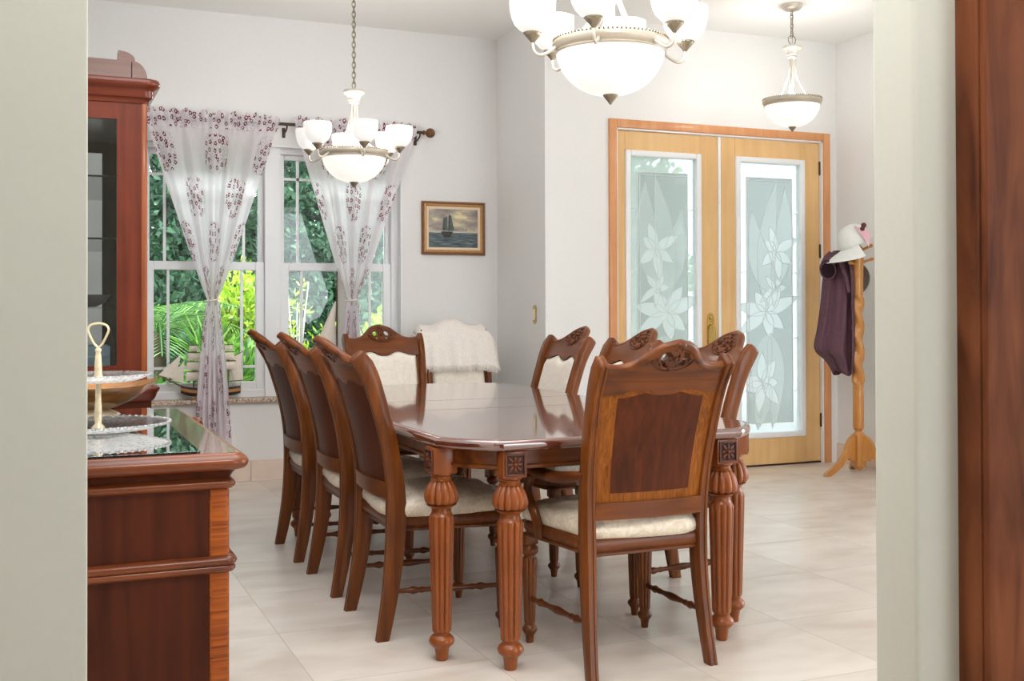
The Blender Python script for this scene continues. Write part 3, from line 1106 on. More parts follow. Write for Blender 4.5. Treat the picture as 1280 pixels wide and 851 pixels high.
def door_leaf(name, x0, x1, gx0, gx1, label, handle, hinge_x, flip):
    bm = bmesh.new()
    y0, y1 = YF, YF + 0.045
    box(bm, (x0, y0, 0.014), (gx0, y1, DTOP), 0.003, 1)
    box(bm, (gx1, y0, 0.014), (x1, y1, DTOP), 0.003, 1)
    box(bm, (gx0, y0, 0.014), (gx1, y1, GZ0), 0.0)
    box(bm, (gx0, y0, GZ1), (gx1, y1, DTOP), 0.0)
    d = struct(name, bm, M['oak'], label=label, cat='door')
    # white moulded frame round the lite
    w = 0.042
    bm = bmesh.new()
    for a, b in (((gx0, GZ0), (gx0 + w, GZ1)), ((gx1 - w, GZ0), (gx1, GZ1)), ((gx0 + w, GZ0), (gx1 - w, GZ0 + w)), ((gx0 + w, GZ1 - w), (gx1 - w, GZ1))):
        box(bm, (a[0], y0 - 0.014, a[1]), (b[0], y1 + 0.01, b[1]), 0.008, 3)
    fin('glass_frame', bm, M['white'], d)
    # leaded glass: clear border, frosted field, petals, cames
    ix0, ix1, iz0, iz1 = gx0 + w, gx1 - w, GZ0 + w, GZ1 - w
    yg = y0 + 0.018
    bm = bmesh.new()
    box(bm, (ix0 - 0.01, yg, iz0 - 0.01), (ix1 + 0.01, yg + 0.006, iz1 + 0.01))
    pane = fin('glass_pane', bm, M['frost_clear'], d, smooth=0)
    bx0, bx1, bz0, bz1 = ix0 + 0.065, ix1 - 0.065, iz0 + 0.07, iz1 - 0.11
    cx = (ix0 + ix1) / 2
    s = -1 if flip else 1
    fl = [((cx + s * 0.03, 1.16), 0.30, 0.10, 7, 0.25), ((cx - s * 0.06, 1.62), 0.22, 0.075, 6, 0.6), ((cx + s * 0.07, 0.62), 0.24, 0.09, 7, 0.0), ((cx - s * 0.05, 1.34), 0.17, 0.05, 5, 1.1)]
    came = bmesh.new()
    k = 0
    shapes = []

    def plate(kind, loop, rad):
        loop = clip_inside(loop, ix0 + 0.004, ix1 - 0.004, iz0 + 0.004, iz1 - 0.004)
        shapes.append((kind, loop, min(p[0] for p in loop), max(p[0] for p in loop), min(p[1] for p in loop), max(p[1] for p in loop)))
        tube(came, [(p[0], yg - 0.006, p[1]) for p in loop], rad, 5, closed=True)
    # broad arching leaves first
    for (c, a, L, W, cv) in (((cx - s * 0.05, 1.3), R(90 - s * 38), 0.62, 0.2, s * 0.35), ((cx - s * 0.03, 1.32), R(90 + s * 22), 0.78, 0.18, -s * 0.25), ((cx + s * 0.02, 1.2), R(90 - s * 6), 0.95, 0.17, s * 0.2),
                             ((cx, 1.0), R(-90 + s * 25), 0.62, 0.18, -s * 0.3), ((cx, 1.0), R(-90 - s * 18), 0.7, 0.16, s * 0.3), ((cx, 0.62), R(-90 + s * 30), 0.36, 0.15, 0.2)):
        plate('leaf', petal(c, a, L, W, 12, cv), 0.0022)
    for (c, L, W, n, rot) in fl:
        for i in range(n):
            k += 1
            a = rot + 2 * PI * i / n + 0.18 * math.sin(k * 2.3)
            plate('petal', petal(c, a, L * (0.82 + 0.22 * math.sin(k * 1.7)), W, 9, 0.12 * math.sin(k * 3.1)), 0.0026)
    # one layer of textured glass, cut along the design: field, leaves and petals
    def inside(px, pz, loop):
        c_ = False
        n = len(loop)
        for i in range(n):
            x1_, z1_ = loop[i]
            x2_, z2_ = loop[(i + 1) % n]
            if (z1_ > pz) != (z2_ > pz) and px < (x2_ - x1_) * (pz - z1_) / (z2_ - z1_) + x1_:
                c_ = not c_
        return c_
    step = 0.005
    nx_, nz_ = int((ix1 - ix0) / step), int((iz1 - iz0) / step)
    kinds = {'field': ([], []), 'leaf': ([], []), 'petal': ([], [])}
    for b_ in range(nz_):
        pz = iz0 + (b_ + 0.5) * step
        row = [q for q in shapes if q[4] <= pz <= q[5]]
        for a_ in range(nx_):
            px = ix0 + (a_ + 0.5) * step
            kd = None
            for q in reversed(row):
                if q[2] <= px <= q[3] and inside(px, pz, q[1]):
                    kd = q[0]
                    break
            if kd is None:
                if bx0 < px < bx1 and bz0 < pz < bz1:
                    kd = 'field'
                else:
                    continue
            vs, fs = kinds[kd]
            i0 = len(vs)
            h_ = step / 2
            vs += [(px - h_, yg - 0.003, pz - h_), (px + h_, yg - 0.003, pz - h_), (px + h_, yg - 0.003, pz + h_), (px - h_, yg - 0.003, pz + h_)]
            fs.append((i0, i0 + 1, i0 + 2, i0 + 3))
    for kd, mk, nm in (('field', 'frost_mid', 'frosted_field'), ('leaf', 'frost_leaf', 'leaf_glass'), ('petal', 'frost_petal', 'petal_glass')):
        mesh_from(nm, kinds[kd][0], kinds[kd][1], M[mk], pane)
    for q in (((bx0, bz0), (bx0, bz1)), ((bx1, bz0), (bx1, bz1)), ((bx0, bz0), (bx1, bz0)), ((bx0, bz1), (bx1, bz1)), ((bx0, bz1 - 0.02), (bx1, bz1 - 0.02)), ((bx0 + 0.02, bz0), (bx0 + 0.02, bz1))):
        tube(came, [(q[0][0], yg - 0.004, q[0][1]), (q[1][0], yg - 0.004, q[1][1])], 0.004, 6)
    for zz in (0.55, 0.95, 1.45, 1.9):
        for xa, xb in ((ix0, bx0), (bx1, ix1)):
            tube(came, [(xa, yg - 0.003, zz), (xb, yg - 0.003, zz + 0.02)], 0.003, 5)
    fin('came', came, M['came'], pane, smooth=60)
    if handle is not None:
        hx = handle
        bm = bmesh.new()
        # long escutcheon with an arched top and bottom
        loop = []
        for i in range(13):
            a = PI * i / 12
            loop.append((hx + 0.030 * math.cos(a), 1.10 + 0.055 * math.sin(a)))
        for i in range(13):
            a = PI + PI * i / 12
            loop.append((hx + 0.030 * math.cos(a), 0.84 + 0.04 * math.sin(a)))
        prism_holes(bm, loop, [], 0.008)
        for v in bm.verts:
            v.co.y += y0 - 0.008
        h = fin('handle_plate', bm, M['brass'], d)
        bm = bmesh.new()
        tube(bm, smoothpath([(hx, y0 - 0.004, 1.085), (hx, y0 - 0.045, 1.05), (hx, y0 - 0.055, 0.98), (hx, y0 - 0.045, 0.90), (hx, y0 - 0.004, 0.865)]), 0.009, 8)
        fin('grip', bm, M['brass'], h)
        bm = bmesh.new()
        lathe(bm, [(0.012, 0), (0.012, 0.012), (0.006, 0.016)], 14)
        for v in bm.verts:
            v.co = Vector((hx + v.co.x, y0 - 0.008 - v.co.z, 1.118 + v.co.y))
        fin('lock_cylinder', bm, M['brass'], h)
    for zz in (0.28, 0.95, 1.58, 2.22):
        bm = bmesh.new()
        lathe(bm, [(0.004, -0.006), (0.008, 0), (0.008, 0.095), (0.004, 0.102)], 10, (hinge_x, y0 - 0.006, zz))
        fin('hinge', bm, M['hinge'] if flip else M['nickel'], d)
    return d


door_leaf('door_1', DL0, DL1, 3.868, 4.502, 'left oak entry door with flower patterned leaded glass and brass handle', 4.578, DL0 - 0.002, False)
door_leaf('door_2', DR0, DR1, 4.802, 5.432, 'right oak entry door with flower patterned leaded glass, no handle', None, DR1 + 0.002, True)
bm = bmesh.new()
box(bm, (DL1 + 0.002, YF - 0.004, 0.014), (DR0 - 0.002, YF + 0.05, DTOP), 0.004, 2)
o = struct('trim_4', bm, M['white'], label='white strip where the two doors meet', cat='door trim')

# ================================================================== DINING TABLE
TCX, TY0, TY1, TZ = 1.866, 3.37, 6.12, 0.765
TCY = (TY0 + TY1) / 2
HL = (TY1 - TY0) / 2
HX = 0.63

table = thing('dining_table', 'long polished cherry dining table with clipped corners and paired reeded legs', 'table', (TCX, TCY, 0))


def table_outline():
    """counter-clockwise, one clipped serpentine corner mirrored four times"""
    corner = [(0.462, -HL), (0.470, -HL + 0.016), (0.482, -HL + 0.021)]
    a, b = (0.482, -HL + 0.021), (0.612, -HL + 0.172)
    for i in range(1, 8):
        s = i / 8
        x = a[0] + (b[0] - a[0]) * s
        y = a[1] + (b[1] - a[1]) * s
        k = math.sin(PI * s) * 0.014
        corner.append((x + k * 0.75, y - k * 0.66))
    corner += [(0.612, -HL + 0.172), (0.617, -HL + 0.188), (HX, -HL + 0.200)]
    q = corner
    q2 = [(x, -y) for x, y in q[::-1]]
    q3 = [(-x, -y) for x, y in q]
    q4 = [(-x, y) for x, y in q[::-1]]
    return q + q2 + q3 + q4


OUT = table_outline()
bm = bmesh.new()
stack(bm, OUT, [(0.030, 0.724), (0.012, 0.728), (0.004, 0.735), (0.001, 0.742), (0.0, 0.750), (0.001, 0.7565), (0.006, 0.7625), (0.013, 0.7645), (0.0165, 0.7630), (0.020, TZ)])
fin('table_top', bm, M['top'], table, smooth=40)
bm = bmesh.new()
stack(bm, OUT, [(0.056, 0.662), (0.050, 0.667), (0.050, 0.674), (0.058, 0.679), (0.058, 0.724)])
fin('apron', bm, M['cherry_x'], table)
# leaf joints (thin dark lines across the top)
bm = bmesh.new()
for yy in (-0.23, 0.23):
    box(bm, (-HX + 0.024, yy - 0.0008, TZ - 0.002), (HX - 0.024, yy + 0.0008, TZ + 0.0003))
fin('leaf_joint', bm, M['cherry_y'], table, smooth=0)


def reed(n, depth):
    def f(a, r):
        c = abs(math.cos(n * a / 2))
        return r * (1 - depth * (1 - c ** 0.62))
    return f


def table_leg_mesh():
    bm = bmesh.new()
    r12, r14 = reed(10, 0.22), reed(12, 0.17)
    # foot and ring
    lathe(bm, [(0.019, 0.0), (0.021, 0.004), (0.0225, 0.02), (0.026, 0.041), (0.031, 0.047), (0.041, 0.056), (0.0445, 0.066), (0.041, 0.077), (0.033, 0.085), (0.028, 0.089), (0.028, 0.096), (0.032, 0.101)], 32)
    # reeded column
    prof = [(0.033, 0.100), (0.0345, 0.110)] + [(0.0345 + 0.0105 * i / 8, 0.115 + 0.36 * i / 8) for i in range(9)] + [(0.0445, 0.483), (0.041, 0.492)]
    lathe(bm, prof, 96, mod=lambda a, r, z: r12(a, r) if 0.105 < z < 0.487 else r)
    lathe(bm, [(0.041, 0.491), (0.036, 0.499), (0.033, 0.508), (0.034, 0.518), (0.044, 0.524), (0.052, 0.530)], 40)
    # pumpkin knob
    knob = [(0.0, 0.040), (0.06, 0.052), (0.2, 0.0595), (0.38, 0.0595), (0.58, 0.055), (0.78, 0.047), (0.92, 0.038), (1.0, 0.033)]
    prof = [(sinterp(knob, i / 14), 0.528 + 0.088 * i / 14) for i in range(15)]
    lathe(bm, prof, 112, mod=lambda a, r, z: r14(a, r))
    lathe(bm, [(0.040, 0.613), (0.034, 0.620), (0.034, 0.628), (0.042, 0.633), (0.042, 0.640)], 40)
    # square block
    box(bm, (-0.043, -0.043, 0.638), (0.043, 0.043, 0.726), 0.003, 2)
    bmesh.ops.recalc_face_normals(bm, faces=bm.faces[:])
    me = bpy.data.meshes.new('table_leg')
    bm.to_mesh(me)
    bm.free()
    me.materials.append(M['legwood'])
    me.shade_smooth()
    me.set_sharp_from_angle(angle=R(40))
    return me


def rosette_mesh():
    """square carved rosette, facing -y, standing on y = 0"""
    bm = bmesh.new()
    s, w = 0.037, 0.007
    for lo, hi in (((-s, -s), (-s + w, s)), ((s - w, -s), (s, s)), ((-s + w, -s), (s - w, -s + w)), ((-s + w, s - w), (s - w, s))):
        box(bm, (lo[0], -0.007, lo[1]), (hi[0], 0, hi[1]), 0.0015, 1)
    for k in range(8):
        a = PI / 4 * k
        L = 0.030 if k % 2 == 0 else 0.036
        rot = Matrix.Rotation(-a, 3, 'Y')
        c = rot @ Vector((L * 0.56, -0.003, 0))
        ellipsoid(bm, c, (L * 0.42, 0.005, 0.0062), rot, 10, 6)
    ellipsoid(bm, (0, -0.006, 0), (0.008, 0.006, 0.008), None, 12, 8)
    bmesh.ops.recalc_face_normals(bm, faces=bm.faces[:])
    me = bpy.data.meshes.new('rosette')
    bm.to_mesh(me)
    bm.free()
    me.materials.append(M['carved'])
    me.shade_smooth()
    me.set_sharp_from_angle(angle=R(40))
    return me


LEG, ROS = table_leg_mesh(), rosette_mesh()
bm = bmesh.new()
box(bm, (-0.03, -0.0012, -0.03), (0.03, 0.0, 0.03))
GROUND_ME = bpy.data.meshes.new('rosette_ground')
bm.to_mesh(GROUND_ME)
bm.free()
M['recess'] = plain('carving_recess', srgb(48, 22, 14), 0.6, noise=0.2)
GROUND_ME.materials.append(M['recess'])
for sx in (-1, 1):
    for sy in (-1, 1):
        for (x, y, face) in ((0.414, HL - 0.062, 'y'), (0.590, HL - 0.248, 'x')):
            lg = link('leg', LEG, table, (sx * x, sy * y, 0))
            if face == 'y':
                rz = 0 if sy < 0 else PI
            else:
                rz = -PI / 2 if sx < 0 else PI / 2
            off = Matrix.Rotation(rz, 3, 'Z') @ Vector((0, -0.0428, 0.6825))
            link('rosette', ROS, lg, off, (0, 0, rz))
            off = Matrix.Rotation(rz, 3, 'Z') @ Vector((0, -0.0428, 0.6825))
            link('rosette_ground', GROUND_ME, lg, off, (0, 0, rz))

# ================================================================== CHAIRS
PROF = [(0.0, -0.050), (0.12, -0.026), (0.25, -0.006), (0.38, 0.005), (0.50, 0.006), (0.62, -0.005), (0.75, -0.032), (0.88, -0.070), (0.95, -0.095), (1.0, -0.122), (1.03, -0.146), (1.06, -0.176), (1.09, -0.21)]


def prof(z):
    return sinterp(PROF, z)


def bow(x):
    return -0.024 * (1 - (x / 0.24) ** 2)


HW = [(0, 0.224), (0.3, 0.212), (0.5, 0.212), (0.75, 0.222), (1.03, 0.233)]


def crest_top(x):
    a = abs(x)
    return sinterp([(0.0, 1.085), (0.015, 1.082), (0.05, 1.072), (0.075, 1.054), (0.10, 1.032), (0.13, 1.014), (0.17, 1.005), (0.20, 1.006), (0.23, 1.013)], a)


def crest_bot(x):
    a = abs(x)
    return sinterp([(0.0, 0.915), (0.03, 0.918), (0.065, 0.936), (0.09, 0.940), (0.12, 0.932), (0.16, 0.920), (0.23, 0.918)], a)


def make_chair(name, label, arms, group):
    root = thing(name, label, 'chair', group=group)
    # rear legs running up into the back stiles
    for s in (-1, 1):
        bm = bmesh.new()
        rr = []
        nz = 30
        for i in range(nz + 1):
            z = 1.026 * i / nz
            x = s * sinterp(HW, z)
            y = prof(z)
            dep = interp([(0, 0.023), (0.3, 0.033), (0.45, 0.036), (0.7, 0.029), (0.9, 0.029), (1.0, 0.034), (1.026, 0.029)], z)
            wid = interp([(0, 0.016), (0.4, 0.019), (0.9, 0.018), (1.026, 0.016)], z)
            dy = (prof(z + 0.01) - prof(max(0, z - 0.01))) / (0.02 if z > 0.01 else 0.01 + z)
            tn = Vector((0, dy, 1)).normalized()
            nn = Vector((0, tn.z, -tn.y))
            if z < 0.02:
                nn = Vector((0, 1, 0))
            c = 0.22
            sec = []
            for (a, b) in ((-1, -1 + c), (-1 + c, -1), (-0.35, -1), (-0.2, -0.86), (0.2, -0.86), (0.35, -1), (1 - c, -1), (1, -1 + c), (1, 1 - c), (1 - c, 1), (0.35, 1), (0.2, 0.88), (-0.2, 0.88), (-0.35, 1), (-1 + c, 1), (-1, 1 - c)):
                sec.append(tuple(Vector((x + a * wid, y, z)) + nn * (b * dep)))
            rr.append(sec)
        # scrolled tip
        z = 1.026
        tipn = Vector((0, -0.75, 0.66))
        last = [Vector(p) for p in rr[-1]]
        cen = sum(last, Vector()) / len(last)
        for k, sc in ((0.4, 0.92), (0.75, 0.72), (0.95, 0.4)):
            rr.append([tuple(cen + tipn * 0.014 * k + (p - cen) * sc) for p in last])
        rings(bm, rr)
        fin('rear_leg', bm, M['cherry'], root, smooth=38)
    # crest rail with two pierced openings
    bm = bmesh.new()
    xs = [-0.216 + 0.432 * i / 48 for i in range(49)]
    loop = [(x, crest_bot(x)) for x in xs] + [(x, crest_top(x)) for x in xs[::-1]]
    holes = []
    for s in (-1, 1):
        for (hx, hz, ra, rb, tilt) in ((0.036, 1.044, 0.018, 0.0125, -25), (0.030, 1.017, 0.009, 0.0065, 40)):
            h = []
            for i in range(14):
                a = 2 * PI * i / 14
                u, v = ra * math.cos(a), rb * math.sin(a)
                t_ = R(tilt) * s
                h.append((s * hx + u * math.cos(t_) - v * math.sin(t_), hz + u * math.sin(t_) + v * math.cos(t_)))
            holes.append(h if s > 0 else h)
    prism_holes(bm, loop, holes, 0.034, 0.03)
    for v in bm.verts:
        x, z = v.co.x, v.co.z
        k = 1.0 if z < 0.99 else 1.0
        v.co.y = prof(z) + bow(x) + (v.co.y - 0.021) * k
    thick_grid(bm, lambda u, v: (-0.214 + 0.428 * u, prof(0.932 + 0.03 * v) + bow(-0.214 + 0.428 * u) - 0.012, 0.932 + 0.03 * v), 16, 2, lambda u, v: (0, -0.0105, 0))
    bmesh.ops.recalc_face_normals(bm, faces=bm.faces[:])
    crest = fin('crest_rail', bm, M['cherry_x'], root, smooth=32)
    # rolled top edge
    bm = bmesh.new()
    tube(bm, [(x, prof(crest_top(x)) + bow(x) - 0.003, crest_top(x) - 0.002) for x in [-0.218 + 0.436 * i / 60 for i in range(61)]], 0.0165, 8, sx=1.0)
    for v in bm.verts:
        pass
    fin('rolled_edge', bm, M['cherry_x'], crest, smooth=50)
    # carving: foliage round the piercings, front and back
    bm = bmesh.new()

    def at(x, z, o):
        return Vector((x, prof(z) + bow(x) + o, z))
    for o_, sg in ((0.014, 1), (-0.020, -1)):
        arc = []
        for i in range(25):
            a = PI * 1.04 + (PI * 0.92) * i / 24
            arc.append(at(0.082 * math.cos(a), 1.046 + 0.050 * math.sin(a), o_))
        tube(bm, arc, 0.0042, 6)
        for s in (-1, 1):
            for (x, z, L, W, ang) in ((0.059, 1.032, 0.020, 0.007, 50), (0.062, 1.050, 0.016, 0.007, -30), (0.038, 1.064, 0.020, 0.006, -25), (0.013, 1.046, 0.018, 0.007, 75), (0.017, 1.010, 0.016, 0.006, -28), (0.045, 1.016, 0.016, 0.007, 35), (0.012, 1.066, 0.014, 0.007, 55), (0.016, 1.030, 0.012, 0.005, 20), (0.040, 1.026, 0.014, 0.004, 10)):
                rot = Matrix.Rotation(-R(ang) * s, 3, 'Y')
                ellipsoid(bm, at(s * x, z, o_), (L * 0.5, 0.007, W * 0.62), rot, 8, 6)
        ellipsoid(bm, at(0, 1.036, o_ + 0.002 * sg), (0.009, 0.009, 0.010), None, 10, 8)
        ellipsoid(bm, at(0, 1.080, o_), (0.016, 0.009, 0.010), None, 10, 8)
        ellipsoid(bm, at(0, 1.004, o_), (0.014, 0.007, 0.008), None, 10, 8)
    fin('carving', bm, M['carved'], crest, smooth=60, label='carved leaf cluster with pierced openings')
    # lower back rail
    bm = bmesh.new()
    thick_grid(bm, lambda u, v: (-0.2 + 0.4 * u, prof(0.508 + 0.056 * v) + bow(-0.2 + 0.4 * u) + 0.012, 0.508 + 0.056 * v), 14, 2, lambda u, v: (0, -0.040, 0))
    bmesh.ops.recalc_face_normals(bm, faces=bm.faces[:])
    fin('back_rail', bm, M['cherry_x'], root)
    # veneered back board
    bm = bmesh.new()
    z0, z1 = 0.558, 0.955

    def hwp(z):
        return sinterp(HW, z) - 0.014
    thick_grid(bm, lambda u, v: ((2 * u - 1) * hwp(z0 + (z1 - z0) * v), prof(z0 + (z1 - z0) * v) + bow((2 * u - 1) * hwp(z0)) - 0.004, z0 + (z1 - z0) * v), 14, 16, lambda u, v: (0, -0.010 - 0.004 * math.sin(PI * u), 0))
    board = fin('back_panel', bm, M['veneer'] if arms else M['inlay'], root, label='figured veneer border on the rear of the back' if arms else None)
    if arms:
        bm = bmesh.new()
        A = []
        nu, nv = 30, 16

        def itop(x):
            a = abs(x)
            return 0.914 + sinterp([(0.0, 0.0), (0.03, 0.002), (0.062, 0.010), (0.09, 0.004), (0.13, -0.004), (0.17, -0.006)], a)

        def ip(u, v):
            z = 0.594 + (itop((2 * u - 1) * 0.155) - 0.594) * v
            hw = 0.148 + 0.010 * (z - 0.6) / 0.3
            x = (2 * u - 1) * hw
            ub = x / hwp(z) * 0.5 + 0.5
            return (x, prof(z) + bow((2 * ub - 1) * hwp(z0)) - 0.0142 - 0.004 * math.sin(PI * ub), z)
        thick_grid(bm, ip, nu, nv, lambda u, v: (0, -0.0012, 0))
        fin('inlay', bm, M['inlay'], board, label='dark mahogany inlay panel')
    # upholstered front of the back
    bm = bmesh.new()

    def cp(u, v):
        x = (2 * u - 1) * 0.192
        zt = crest_bot(x) - 0.004
        z = 0.566 + (zt - 0.566) * v
        e = min(1.0, (1 - abs(2 * u - 1)) * 9) ** 0.5 * min(1.0, min(v, 1 - v) * 12 + 0.001) ** 0.5
        return (x * (1 + 0.04 * (z - 0.56)), prof(z) + bow(x) + 0.003 + 0.022 * e, z)
    thick_grid(bm, cp, 30, 24, lambda u, v: (0, -0.001 - 0.004, 0))
    fin('back_cushion', bm, M['fabric'], root, smooth=60)
    # seat
    outl = []
    fr = [(-0.205, -0.012), (0.205, -0.012), (0.262, 0.385), (0.250, 0.432), (0.205, 0.456), (0.10, 0.472), (0.0, 0.476), (-0.10, 0.472), (-0.205, 0.456), (-0.250, 0.432), (-0.262, 0.385)]
    outl = fr
    bm = bmesh.new()
    stack(bm, outl, [(0.010, 0.384), (0.004, 0.388), (0.004, 0.394), (0.008, 0.398), (0.003, 0.404), (0.0, 0.41), (0.0, 0.432), (0.006, 0.440), (0.02, 0.442)])
    fin('seat_frame', bm, M['cherry_x'], root, smooth=40)
    bm = bmesh.new()
    sm = [(p.x, p.y) for p in smoothpath([Vector((a, b, 0)) for a, b in fr] + [Vector((fr[0][0], fr[0][1], 0))], 6)[:-1]]
    rr = []
    cxy = (0, 0.225)
    rnd = random.Random(5)
    for sc, z in ((0.93, 0.438), (0.975, 0.448), (0.985, 0.466), (0.965, 0.487), (0.90, 0.503), (0.78, 0.513), (0.60, 0.519), (0.35, 0.523), (0.12, 0.524)):
        rr.append([(cxy[0] + (p[0] - cxy[0]) * sc, cxy[1] + (p[1] - cxy[1]) * sc, z + 0.004 * math.sin(p[0] * 31 + sc * 9) * math.sin(p[1] * 27 + sc * 5) * (1 if z > 0.45 else 0)) for p in sm])
    rings(bm, rr)
    fin('seat_cushion', bm, M['seat'], root, smooth=70)
    # turned, reeded front legs
    r10 = reed(10, 0.16)
    for s in (-1, 1):
        bm = bmesh.new()
        x, y = s * 0.236, 0.415
        lathe(bm, [(0.012, 0), (0.0135, 0.003), (0.0145, 0.018), (0.017, 0.030), (0.022, 0.036), (0.0275, 0.045), (0.027, 0.053), (0.020, 0.061), (0.0175, 0.065), (0.0185, 0.070)], 24, (x, y, 0))
        lathe(bm, [(0.019, 0.069), (0.0205, 0.078)] + [(0.0205 + 0.008 * i / 6, 0.082 + 0.21 * i / 6) for i in range(7)] + [(0.0275, 0.298), (0.024, 0.303)], 80, (x, y, 0), mod=lambda a, r, z: r10(a, r) if 0.075 < z < 0.3 else r)
        lathe(bm, [(0.024, 0.302), (0.021, 0.308), (0.021, 0.314), (0.028, 0.319), (0.032, 0.328), (0.031, 0.340), (0.024, 0.348), (0.022, 0.352), (0.026, 0.356)], 24, (x, y, 0))
        box(bm, (x - 0.024, y - 0.024, 0.354), (x + 0.024, y + 0.024, 0.392), 0.003, 2)
        fin('front_leg', bm, M['cherry'], root, smooth=40)
        # turned side stretcher
        bm = bmesh.new()
        x0, y0 = s * 0.216, prof(0.172)
        n = 40
        pts = []
        rad = []
        for i in range(n + 1):
            t_ = i / n
            pts.append((x0 + (x - x0) * t_, y0 + (y - y0) * t_, 0.172 - 0.012 * t_))
            r = 0.0085
            for c_, w_, h_ in ((0.2, 0.03, 0.006), (0.28, 0.015, 0.003), (0.5, 0.10, 0.0055), (0.72, 0.015, 0.003), (0.8, 0.03, 0.006)):
                r += h_ * math.exp(-((t_ - c_) / w_) ** 2)
            rad.append(r)
        tube(bm, pts, rad, 10)
        fin('stretcher', bm, M['cherry_y'], root, smooth=60)
        if arms:
            bm = bmesh.new()
            zx = s * 0.222
            path = smoothpath([(zx, -0.008, 0.652), (zx + s * 0.012, 0.07, 0.640), (zx + s * 0.028, 0.17, 0.627), (zx + s * 0.04, 0.26, 0.628), (zx + s * 0.042, 0.325, 0.634), (zx + s * 0.036, 0.362, 0.622), (zx + s * 0.030, 0.366, 0.600)], 6)
            n = len(path)
            tube(bm, path, [0.0145 + 0.007 * math.sin(PI * min(1, i / n * 1.1)) for i in range(n)], 12, sx=1.25)
            arm = fin('armrest', bm, M['cherry_y'], root, smooth=60)
            bm = bmesh.new()
            path = smoothpath([(zx + s * 0.036, 0.345, 0.615), (zx + s * 0.040, 0.366, 0.575), (zx + s * 0.042, 0.352, 0.53), (zx + s * 0.040, 0.310, 0.48), (zx + s * 0.032, 0.295, 0.43), (zx + s * 0.028, 0.30, 0.40)], 6)
            tube(bm, path, [0.020, 0.022] + [0.020] * (len(path) - 4) + [0.021, 0.021], 12, sx=0.8)
            fin('arm_support', bm, M['cherry'], arm, smooth=60)
    return root


def seatmat():
    m, t, b = nt('seat_fabric_under_plastic')
    nz = N(t, 'ShaderNodeTexNoise')
    nz.inputs['Scale'].default_value = 32
    nz.inputs['Detail'].default_value = 6
    nz.inputs['Distortion'].default_value = 1.4
    t.links.new(coords(t), nz.inputs['Vector'])
    rp = ramp(t, [(0.3, srgb(206, 190, 166)), (0.7, srgb(232, 222, 204))])
    t.links.new(nz.outputs['Fac'], rp.inputs['Fac'])
    t.links.new(rp.outputs['Color'], b.inputs['Base Color'])
    b.inputs['Roughness'].default_value = 0.6
    b.inputs['Coat Weight'].default_value = 0.35
    b.inputs['Coat Roughness'].default_value = 0.12
    bump(t, b, nz.outputs['Fac'], 0.5, 0.008)
    return m


M['seat'] = seatmat()
LX = 1.200
side0 = make_chair('dining_chair', 'nearest of the three dining chairs on the window-left side, seen from behind', False, 'dining chairs along the table sides')
side0.location = (LX, 4.13, 0)
side0.rotation_euler = (0, 0, -PI / 2)
side0['label'] = 'dining chair nearest the camera on the left long side, bright orange stile edge'
G = 'dining chairs along the table sides'
dup(side0, (LX, 4.80, 0), -PI / 2, 'middle dining chair of the three on the left long side of the table', G)
dup(side0, (LX - 0.005, 5.50, 0), -PI / 2, 'dining chair on the left long side farthest off, closest to the window', G)
dup(side0, (2.568, 4.08, 0), PI / 2, 'right-side dining chair closest to the near end, half hidden behind the armchair back', G)
dup(side0, (2.545, 4.77, 0), PI / 2, 'middle dining chair on the right side, only its cream top and carved crest showing', G)
dup(side0, (2.54, 5.48, 0), PI / 2, 'dining chair on the right side farthest off, cream back in front of the return wall', G)
G2 = 'armchairs at the table ends'
arm0 = make_chair('armchair', 'carved armchair at the near end of the table, rear veneer panel facing the camera', True, G2)
arm0.location = (1.868, 3.265, 0)
arm0.rotation_euler = (0, 0, 0)
dup(arm0, (1.93, 6.40, 0), PI, 'cream backed armchair at the far end of the table below the window', G2)
tow = dup(arm0, (2.725, 7.33, 0), PI, 'armchair in the corner with a fringed cream throw over its back', G2)

